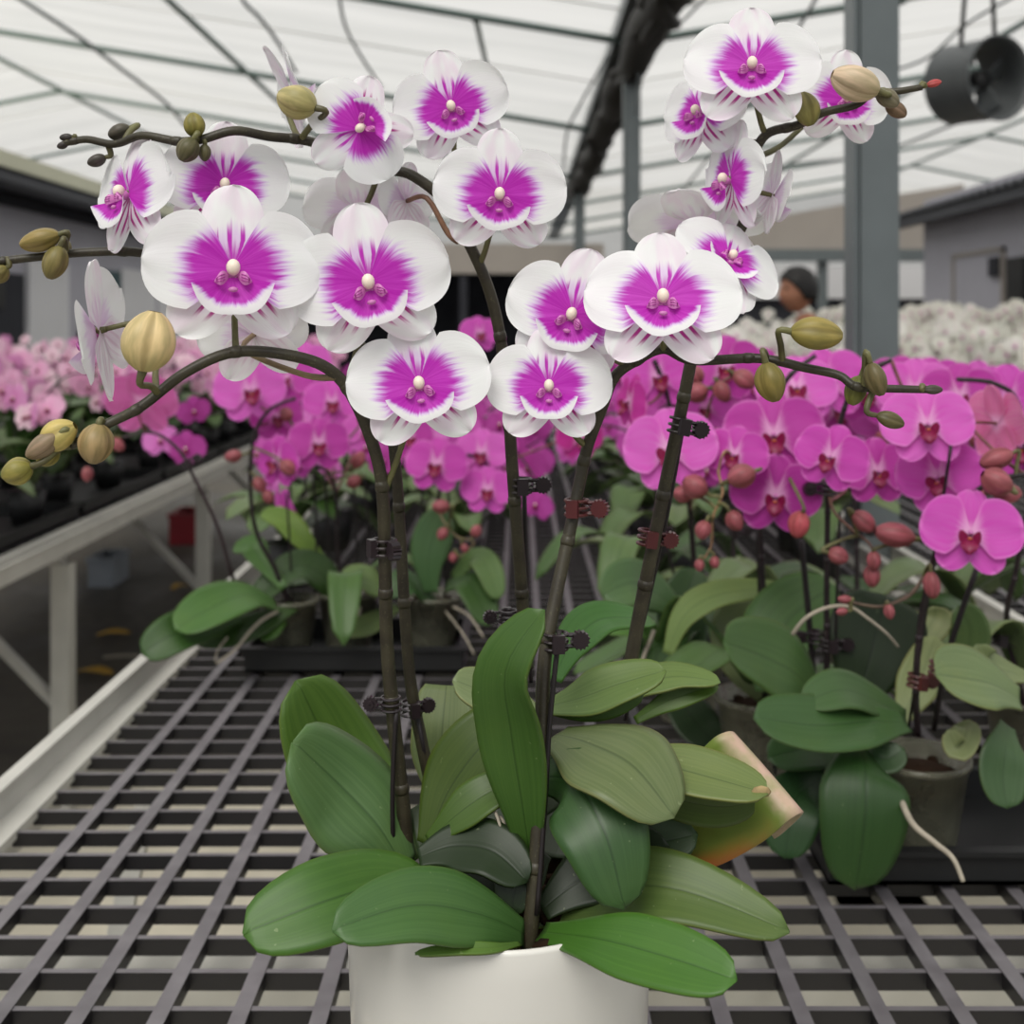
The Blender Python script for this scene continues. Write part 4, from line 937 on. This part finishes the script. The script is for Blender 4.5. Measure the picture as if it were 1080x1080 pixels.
for px, py, s, a in ((120, 672, .07, .3), (100, 713, .075, -.2), (190, 622, .05, 1.)):
    d = CZ*F/(py-VY); p = P(px, py, d); mb = MB()
    leaf_grid(mb, [Vector((-s, 0, .004)), Vector((-s*.3, .004, .014)), Vector((s*.4, 0, .010)), Vector((s, 0, .004))], .07, (0, 0, 1), nu=10, nv=7, th=.002)
    o = add('fallen_leaf', mb.mesh('fallen_leaf', MT['deadleaf']), None, Matrix.Translation((p.x, p.y, .008)) @ Matrix.Rotation(a, 4, 'Z'))
    tag(o, {120: 'yellow fallen leaf on the aisle floor, farther than the other big one', 100: 'yellow fallen leaf on the aisle floor beside the bench leg', 190: 'small yellowed leaf on the aisle floor, the farthest of the fallen leaves'}[px], 'leaf')
p = P(135, 696, CZ*F/(696-VY)); mb = MB(); mb.tube([Vector((p.x-.1, p.y, .010)), Vector((p.x, p.y+.02, .012)), Vector((p.x+.12, p.y-.01, .009))], .007, 6, smooth=3)
tag(add('dry_stick', mb.mesh('dry_stick', MT['root'])), 'pale dry stick lying on the aisle floor', 'stick')
# ================================================================== posts, roof, gutter
def post(label, x, y, w, top, dpt=None):
    t = thing('roof_post', label, 'post', (x, y, 0)); h = w/2; mb = MB()
    mb.box((x-h*.72, y-h, 0), (x+h, y+h, top)); add('shaft', mb.mesh('shaft', MT['steel'], False), t)
    mb = MB(); mb.box((x-h, y-h*.8, 0), (x-h*.76, y+h*.8, top)); mb.box((x-h*.76, y-h*.4, 0), (x-h*.72, y+h*.4, top)); add('lip_channel', mb.mesh('lip_channel', MT['steel'], False), t)
    mb = MB(); mb.box((x-h*2, y-h*2, 0), (x+h*2, y+h*2, .012)); add('base_plate', mb.mesh('base_plate', MT['steel'], False), t)
    for z in (top-.2, top-1.18):
        if y < 4:
            mb = MB(); mb.ball((x-h*.45, y-h, z), .004, 6); add('bolt', mb.mesh('bolt', MT['black']), t)
    return t
GX = .835
post('tall grey square steel post at the right, nearest of the roof posts', .838, 2.83, .104, 3.42)
post('grey green steel post under the dark bundled gutter, second in its row', GX, 8.85, .125, 3.36)
post('slim grey post at the far end of the gutter, third in its row', GX, 16.6, .15, 3.36)
RX0, RZ0, RX1 = -6.6, 4.74, 8.3
def roofz(x):
    GZ = 3.5
    if x < RX0: return RZ0-(RX0-x)*.20
    if x < GX: return GZ+(GX-x)*(RZ0-GZ)/(GX-RX0)
    if x < RX1: return GZ+(x-GX)*(RZ0-GZ)/(RX1-GX)
    return RZ0-(x-RX1)*.20
ARCH = [1.2, 8.85, 12.9, 17.0, 21., 25.0, 29.]
def film(x0, x1, name):
    mb = MB()
    nx, ny = 24, 300
    def fn(t, s):
        x = x0+(x1-x0)*t; y = -.8+30.6*(s+1)/2
        sag = .007*abs(math.sin(PI*y/.62))**.7+.05*math.sin(PI*y/4.1)**2*math.sin(PI*t)+.012*math.sin(3*x+1.7*y)
        return (x, y, roofz(x)+.05-sag)
    mb.grid(nx, ny, fn); return struct(add(name, mb.mesh(name, MT['film'])))
film(-16, RX0, 'ceiling_1'); film(RX0, GX, 'ceiling_2'); film(GX, RX1, 'ceiling_3'); film(RX1, 16, 'ceiling_4')
TN = [1]
def trim(pts, r, mat='pipe', n=7, smooth=0):
    TN[0] += 1; mb = MB(); mb.tube([Vector(p) for p in pts], r, n, smooth=smooth)
    return struct(add('trim_%d' % TN[0], mb.mesh('roof_pipe', MT[mat])))
for y in ARCH[1:]:
    trim([(x, y, roofz(x)-.05) for x in (-14, RX0, GX)], .03 if y < 10 else .035); trim([(x, y, roofz(x)-.05) for x in (GX, RX1, 14)], .03 if y < 10 else .035)
for x in (RX0, RX1, -3.0, 4.6): trim([(x, -.5, roofz(x)-.02), (x, 29.5, roofz(x)-.02)], .032)
for y in [3.2+2.48*i for i in range(10)]:
    for x0, x1 in ((-13, RX0), (RX0, GX), (GX, RX1)): trim([(x0, y, roofz(x0)-.005), (x1, y, roofz(x1)-.005)], .006, 'railwhite', 4)
for x, y in ((-.35, 8.85), (1.55, 8.85), (2.9, 8.85)): trim([(x, y, roofz(x)-.06), (x+.02, y+.3, roofz(x)-.02), (x+.05, y+1.8, roofz(x)-.01)], .022)
# dark bundle of rolled shade net slung along the gutter
mb = MB(); rr = random.Random(3)
pts = [Vector((GX+rr.uniform(-.03, .03), y, 3.27-.03*math.sin((y-4)*.8)+rr.uniform(-.02, .02))) for y in [3.2+.55*i for i in range(27)]]
mb.tube(pts, [.12+rr.uniform(-.02, .03) for _ in pts], 12, smooth=3)
for k in range(5):
    q = [p+Vector((rr.uniform(-.13, .13), 0, rr.uniform(-.12, .04))) for p in pts]; mb.tube(q, .035, 8, smooth=2)
tag(add('shade_net_roll', mb.mesh('shade_net_roll', MT['sheet'])), 'long dark rolled up shade net slung along the roof gutter', 'net')
mb = MB(); mb.box((GX-.13, -.5, 3.47), (GX+.13, 29.5, 3.60)); struct(add('trim_0', mb.mesh('gutter', MT['steel'], False)))
CB = 0
for pts, r, lab in [
 ([(-40,-40,8.2),(23,0,8.3),(80,37,8.6),(127,72,9.4),(173,107,10.6),(195,132,12.)], .030, 'sagging grey cable across the roof film at the upper left'),
 ([(245,-30,8.),(256,0,8.2),(273,18,8.3),(290,40,8.6),(312,76,9.)], .028, 'short wavy cable hanging above the cream bud with the back-turned flower'),
 ([(356,-20,8.),(362,20,8.2),(375,50,8.5),(402,92,9.)], .022, 'thin cable hanging above the leftmost top white flower'),
 ([(760,-20,7.5),(722,20,8.),(690,45,8.4),(676,70,8.5),(670,120,8.6)], .020, 'looping dark cable hung right of the rolled shade net'),
 ([(640,60,9.5),(612,110,10.),(598,140,10.5),(594,180,11.)], .020, 'looping dark cable hung left of the rolled shade net'),
 ([(870,-30,7.),(848,20,7.5),(760,150,11.),(700,225,14.)], .022, 'long straight cable running down behind the top right flowers'),
 ([(940,75,7.),(980,60,6.8),(1020,25,6.5),(1085,-12,6.2)], .016, 'thin cable sagging behind the round fan'),
 ([(780,180,13.),(850,172,12.),(930,160,10.5),(1090,95,7.4)], .022, 'dark cable running below the round fan')]:
    mb = MB(); mb.tube([P(*p) for p in pts], r*.55, 6, smooth=6)
    tag(add('hanging_cable', mb.mesh('hanging_cable', MT['steel'])), lab, 'cable')
# ================================================================== circulation fan
fc = P(1030, 86, 6.3); ft = thing('circulation_fan', 'round dark grey fan duct hanging from the roof at the top right', 'fan', fc)
fax = Vector((.40, -.9, -.06)).normalized(); u = fax.orthogonal().normalized(); u = (Vector((0, 0, 1))-fax*fax.z).normalized(); w = u.cross(fax)
FM = Matrix.Translation(fc) @ Matrix((w, u, fax)).transposed().to_4x4()
mb = MB(); mb.lathe([(.205, -.16), (.215, -.16), (.212, -.14), (.212, .13), (.225, .16), (.215, .165), (.200, .13), (.200, -.14), (.205, -.16)], 40, 0, FM); add('duct', mb.mesh('duct', MT['fan']), ft)
mb = MB(); mb.lathe([(.001, .05), (.05, .05), (.055, .04), (.055, -.12), (.001, -.13)], 20, 0, FM); mot = add('motor', mb.mesh('motor', MT['black']), ft)
for k in range(4):
    mb = MB(); a = k*PI/2+.5
    def bl(t, s):
        rr_ = .05+.14*t; aa = a+s*(.42-.08*t); return FM @ Vector((rr_*math.cos(aa), rr_*math.sin(aa), .02+.03*s))
    mb.grid(6, 6, bl, 0, .004); add('blade', mb.mesh('blade', MT['fan']), ft)
for k in range(3):
    a = k*2*PI/3+PI/2; mb = MB(); mb.tube([FM @ Vector((.05*math.cos(a), .05*math.sin(a), -.08)), FM @ Vector((.205*math.cos(a), .205*math.sin(a), -.08))], .009, 6); add('strut', mb.mesh('strut', MT['black']), ft)
for q, e in ((-.10, P(1042, -60, 6.4)), (.10, P(1028, -60, 6.2))):
    mb = MB(); s0 = FM @ Vector((.12*(-1 if q > 0 else 1), .18, 0)); e.z = roofz(e.x)-.03; mb.tube([s0, e], .012, 6); add('hanger_rod', mb.mesh('hanger_rod', MT['black']), ft)
# ================================================================== houses along the sides, shed and end wall
def slab(name, pts, z0f, mats): pass
mb = MB(); mb.box((-9, 6, 0), (-5.0, 18, 2.75)); struct(add('wall_left', mb.mesh('wall_left', MT['housewall'], False)))
def panel(name, a, b, mat):
    mb = MB(); mb.box(a, b); return struct(add(name, mb.mesh(name, MT[mat], False)))
def prism(name, poly, y0, y1, mat):
    mb = MB(); n = len(poly); v = [(x, y0, z) for x, z in poly]+[(x, y1, z) for x, z in poly]
    f = [tuple(range(n)), tuple(range(2*n-1, n-1, -1))]+[(i, i+n, (i+1) % n+n, (i+1) % n) for i in range(n)]
    mb.join(v, f); return struct(add(name, mb.mesh(name, MT[mat], False)))
prism('trim_200', [(-4.45, 2.70), (-9.2, 3.6), (-9.2, 3.45), (-4.6, 2.58), (-4.45, 2.60)], 5.6, 18.4, 'roofdark')
prism('trim_201', [(-4.40, 2.70), (-4.40, 2.84), (-4.6, 2.88), (-9.2, 3.72), (-9.2, 3.62), (-4.45, 2.72)], 5.6, 18.4, 'rooftop')
panel('trim_202', (-5.06, 5.9, 2.50), (-4.90, 18, 2.62), 'shade')  # dark strip added to paint the shade under the eaves
panel('door_1', (-5.04, 9.9, 0), (-4.97, 11.9, 1.85), 'shade'); panel('trim_203', (-5.04, 11.95, 0), (-4.94, 13.0, 2.0), 'housewhite')
panel('trim_204', (-5.04, 13.0, 0), (-4.96, 13.7, 2.0), 'housewall'); panel('trim_205', (-5.03, 13.75, 0), (-4.93, 13.95, 2.02), 'housewhite')
panel('door_2', (-5.04, 14.0, 0), (-4.95, 14.7, 2.0), 'teal'); panel('trim_206', (-5.04, 14.75, 0), (-4.94, 17.9, 2.05), 'housewhite')
panel('trim_207', (-4.96, 16.1, 0), (-4.925, 16.16, 2.05), 'housewall'); panel('window_1', (-5.05, 10.2, 1.5), (-4.95, 11.4, 1.9), 'black')
panel('wall_right', (4.5, 8.5, 0), (9, 13.2, 2.72), 'housewall')
mb = MB()
for x0, x1, z0, z1 in ((4.15, 9.2, 2.54, 3.5),):
    def rf(t, s):
        x = x0+(x1-x0)*t; y = 8.2+2.7*(s+1); return (x, y, z0+(z1-z0)*t+.022*math.sin(2*PI*y/.19))
    mb.grid(8, 230, rf, 0, .02)
struct(add('trim_210', mb.mesh('corrugated_roof', MT['roofdark'])))
prism('trim_211', [(4.2, 2.42), (4.3, 2.42), (4.3, 2.52), (4.2, 2.52)], 8.3, 13.4, 'roofdark')
panel('door_3', (4.48, 11.0, 0), (4.46+.025, 12.2, 2.03), 'housewall'); 
for a, b in (((4.46, 10.96, 0), (4.50, 11.0, 2.07)), ((4.46, 12.2, 0), (4.50, 12.24, 2.07)), ((4.46, 10.96, 2.03), (4.50, 12.24, 2.07))): TN[0] += 1; panel('trim_%d' % (220+TN[0]), a, b, 'fascia')
panel('window_2', (4.44, 11.02, 1.80), (4.50, 11.24, 1.98), 'shade'); panel('window_3', (4.44, 10.45, 1.45), (4.50, 10.82, 1.95), 'black')
# back right shed: fascia with a rising top, beam and posts
prism('wall_back_right', [(1.9, 2.36), (6.0, 2.36), (6.0, 3.25), (4.8, 3.05), (3.0, 2.72), (1.9, 2.62)], 16.0, 16.2, 'fascia')
panel('trim_230', (1.9, 15.9, 2.20), (6.0, 16.1, 2.36), 'steel'); 
for x in (2.1, 4.1, 5.9): panel('trim_%d' % (231+int(x)), (x-.06, 16.0, 0), (x+.06, 16.12, 2.2), 'steel')
panel('trim_240', (1.9, 18.5, 1.75), (6.5, 18.55, 2.25), 'housewhite'); panel('trim_241', (1.9, 18.6, 0), (7.5, 18.7, 1.75), 'shade')
# dark open shed across the back left
panel('trim_242', (-6.2, 21.0, 2.25), (1.5, 21.2, 2.78), 'fascia'); panel('trim_243', (-6.2, 21.2, 2.55), (1.5, 27, 2.70), 'roofdark'); panel('wall_back', (-6.2, 26.8, 0), (1.6, 27.0, 2.6), 'shade')
for x in (-5.8, -3.4, -1.0, 1.3): panel('trim_%d' % (250+int(x+7)), (x-.07, 21.05, 0), (x+.07, 21.2, 2.25), 'shade')
mb = MB(); mb.grid(20, 12, lambda t, s: (-16+32*t, 29.8+.03*math.sin(40*t), 2.4+2.4*s)); struct(add('wall_end', mb.mesh('wall_end', MT['film'])))
# ================================================================== people
def skinned(verts, edges, rad, sub=2):
    me = bpy.data.meshes.new('sk'); me.from_pydata(verts, edges, []); ob = bpy.data.objects.new('sk', me); COL.objects.link(ob)
    md = ob.modifiers.new('s', 'SKIN'); sd = me.skin_vertices[0].data
    for i, r in enumerate(rad): sd[i].radius = r if isinstance(r, tuple) else (r, r)
    sd[0].use_root = True
    sb = ob.modifiers.new('u', 'SUBSURF'); sb.levels = sub; sb.render_levels = sub
    dg = bpy.context.evaluated_depsgraph_get(); m = bpy.data.meshes.new_from_object(ob.evaluated_get(dg))
    bpy.data.objects.remove(ob); return m
def join_mesh(mb, m, mi=0, M=None):
    v = [(M @ a.co) if M else a.co.copy() for a in m.vertices]; mb.join(v, [tuple(p.vertices) for p in m.polygons], None, mi)
def head(mb, c, s=1.0):
    def hd(t, q):
        th = PI*t; a = PI*q+PI/2
        x = .075*math.sin(th)*math.cos(a); y = .095*math.sin(th)*math.sin(a); z = .115*math.cos(th)
        if z < -.02: k = 1-.30*min(1, (-z-.02)/.09); x *= k; y = y*(1-.12*min(1, (-z-.02)/.09))-.008
        f = max(0, -y)/.095
        y += .006*f*math.exp(-((z-.012)/.02)**2)*(1 if abs(x) > .012 else 0)*(1-abs(x)/.09)
        y -= .020*math.exp(-(x/.013)**2-((z+.018)/.020)**2)*f
        y -= .007*math.exp(-(x/.03)**2-((z+.058)/.010)**2)*f
        y -= .006*math.exp(-(x/.02)**2-((z+.095)/.014)**2)*f
        return (c[0]+x*s, c[1]+y*s, c[2]+z*s)
    mb.grid(28, 41, hd, 0)
    for sx in (-1, 1):
        mb.ball((c[0]+sx*.077*s, c[1]+.012*s, c[2]-.01*s), .026*s, 10, 0, (.35, .7, 1.15))
        mb.ball((c[0]+sx*.030*s, c[1]-.079*s, c[2]+.012*s), .011*s, 8, 1)
    mb.ball((c[0], c[1]-.093*s, c[2]-.058*s), .018*s, 8, 2, (1.2, .35, .35))
def person(label, loc, rz, scale, stoop=.0):
    rt = thing('person', label, 'person', loc); WM[rt] = Matrix.Translation(Vector(loc)); L = Matrix.Translation(Vector(loc)) @ Matrix.Rotation(rz, 4, 'Z') @ Matrix.Scale(scale, 4)
    V = [(0,0,.92),(0,-.01,1.10),(0,-.02,1.30),(0,-.03,1.44),(0,-.05,1.53)]; E = [(0,1),(1,2),(2,3),(3,4)]; RD = [(.15,.11),(.14,.10),(.17,.11),(.075,.065),(.058,.06)]
    hands = []
    for sx in (-1, 1):
        k = len(V); V += [(sx*.18,-.02,1.39),(sx*.235,.0,1.12),(sx*.17,-.22,1.03),(sx*.155,-.29,1.02)]; E += [(2,k),(k,k+1),(k+1,k+2),(k+2,k+3)]; RD += [.062,.045,.032,(.036,.022)]
        hands.append(k+3); h = V[k+3]
        for j, (fx, l) in enumerate(((-.024,.060),(-.008,.070),(.008,.066),(.022,.052))):
            q = len(V); V += [(h[0]+fx,h[1]-.045,h[2]+.002),(h[0]+fx*1.1,h[1]-.045-l*.55,h[2]-.008),(h[0]+fx*1.1,h[1]-.045-l,h[2]-.028)]; E += [(k+3,q),(q,q+1),(q+1,q+2)]; RD += [.0095,.0088,.0075]
        q = len(V); V += [(h[0]-sx*.036,h[1]-.01,h[2]),(h[0]-sx*.05,h[1]-.045,h[2]-.012)]; E += [(k+3,q),(q,q+1)]; RD += [.011,.009]
        k = len(V); V += [(sx*.095,0,.84),(sx*.105,-.015,.48),(sx*.11,.015,.09),(sx*.115,-.07,.04),(sx*.12,-.14,.03)]; E += [(0,k),(k,k+1),(k+1,k+2),(k+2,k+3),(k+3,k+4)]; RD += [.092,.062,.045,.042,.032]
    mb = MB(); join_mesh(mb, skinned(V, E, RD)); head(mb, (0, -.085, 1.635)); mb.v = [tuple(L @ Vector(a)) for a in mb.v]
    add('body', mb.mesh('body', [MT['skin'], MT['black'], MT['lips']]), rt)
    Vs = [(0,0,.90),(0,-.01,1.10),(0,-.02,1.31),(0,-.03,1.43)]; Es = [(0,1),(1,2),(2,3)]; Rs = [(.178,.135),(.165,.125),(.195,.135),(.088,.078)]
    for sx in (-1, 1): k = len(Vs); Vs += [(sx*.18,-.02,1.39),(sx*.235,.0,1.12),(sx*.178,-.19,1.04)]; Es += [(2,k),(k,k+1),(k+1,k+2)]; Rs += [.080,.062,.046]
    mb = MB(); join_mesh(mb, skinned(Vs, Es, Rs)); mb.v = [tuple(L @ Vector(a)) for a in mb.v]; add('shirt', mb.mesh('shirt', MT['shirt']), rt)
    Vs = [(0,0,.93)]; Es = []; Rs = [(.172,.13)]
    for sx in (-1, 1): k = len(Vs); Vs += [(sx*.095,0,.84),(sx*.105,-.015,.48),(sx*.11,.01,.08)]; Es += [(0,k),(k,k+1),(k+1,k+2)]; Rs += [.112,.085,.072]
    mb = MB(); join_mesh(mb, skinned(Vs, Es, Rs)); mb.v = [tuple(L @ Vector(a)) for a in mb.v]; add('trousers', mb.mesh('trousers', MT['trousers']), rt)
    mb = MB()
    def hr(t, q):
        a = PI*q+PI/2; fr = max(0, -math.sin(a)); th = t*(2.05-.98*fr**.8-.1*abs(math.cos(a)))
        rr_ = 1.05+.05*(1-fr*.4)*min(1, 2*t)-.06*max(0, t-.75)+.02*math.sin(9*a+7*t)+.02*math.sin(23*a)
        return (.077*rr_*math.sin(th)*math.cos(a), -.085+.098*rr_*math.sin(th)*math.sin(a), 1.635+.119*rr_*math.cos(th))
    mb.grid(16, 40, hr, 0, .006); mb.v = [tuple(L @ Vector(a)) for a in mb.v]; add('hair', mb.mesh('hair', MT['hair']), rt)
    for sx in (-1, 1):
        mb = MB(); mb.ball((sx*.117, -.06, .045), .055, 12, 0, (.9, 2.2, .8)); mb.v = [tuple(L @ Vector((a[0], a[1], max(.0, a[2])))) for a in mb.v]; add('shoe', mb.mesh('shoe', MT['black']), rt)
q = P(857, 342, 5.75); person('black haired man in dark clothes standing behind the white orchids, facing left', (q.x, q.y, 0), -PI/2+.25, .925)
q = P(114, 342, 9.1); person('distant dark haired person half hidden behind the side-turned white flower on the left', (q.x, q.y, 0), .3, .94)

for k in range(7):
    tray('black plastic carrier under the pale pink orchids on the left bench, ' + ['nearest of the row', 'second of the row', 'third of the row', 'fourth of the row', 'fifth of the row', 'sixth of the row', 'farthest of the row'][k], -2.65, -1.25, 2.62+.78*k, 2.62+.78*k+.74, .03)
# ================================================================== camera, daylight
cam = bpy.data.cameras.new('camera'); co = bpy.data.objects.new('camera', cam); COL.objects.link(co)
co.location = (0, 0, CZ); co.rotation_euler = (PI/2, 0, 0); cam.sensor_width = 36; cam.lens = F/1080*36
cam.shift_x = -(VX-540)/1080; cam.shift_y = -(540-VY)/1080; cam.clip_start = .02; cam.clip_end = 200
cam.dof.use_dof = True; cam.dof.focus_distance = .68; cam.dof.aperture_fstop = 9
sc.camera = co
w = bpy.data.worlds.new('overcast_sky'); sc.world = w; w.use_nodes = True; nt = w.node_tree; nt.nodes.clear()
out = nt.nodes.new('ShaderNodeOutputWorld'); bg = nt.nodes.new('ShaderNodeBackground'); tc = nt.nodes.new('ShaderNodeTexCoord'); sp = nt.nodes.new('ShaderNodeSeparateXYZ')
nt.links.new(tc.outputs['Generated'], sp.inputs[0])
rp = nt.nodes.new('ShaderNodeMapRange'); nt.links.new(sp.outputs[2], rp.inputs[0]); rp.inputs[1].default_value = -.1; rp.inputs[2].default_value = .5; rp.inputs[3].default_value = .2; rp.inputs[4].default_value = 1.0
bg.inputs[0].default_value = (.97, .985, 1.0, 1); nt.links.new(rp.outputs[0], bg.inputs[1]); nt.links.new(bg.outputs[0], out.inputs[0])
su = bpy.data.lights.new('hazy_sun', 'SUN'); su.energy = 2.2; su.angle = math.radians(35); su.color = (1, .96, .9)
so = bpy.data.objects.new('hazy_sun', su); COL.objects.link(so); so.rotation_euler = Vector((.25, .75, -1.0)).to_track_quat('-Z', 'Y').to_euler()
vs = sc.view_settings; vs.view_transform = 'Standard'; vs.look = 'None'; vs.exposure = .30; vs.gamma = 1.0; vs.use_curve_mapping = False
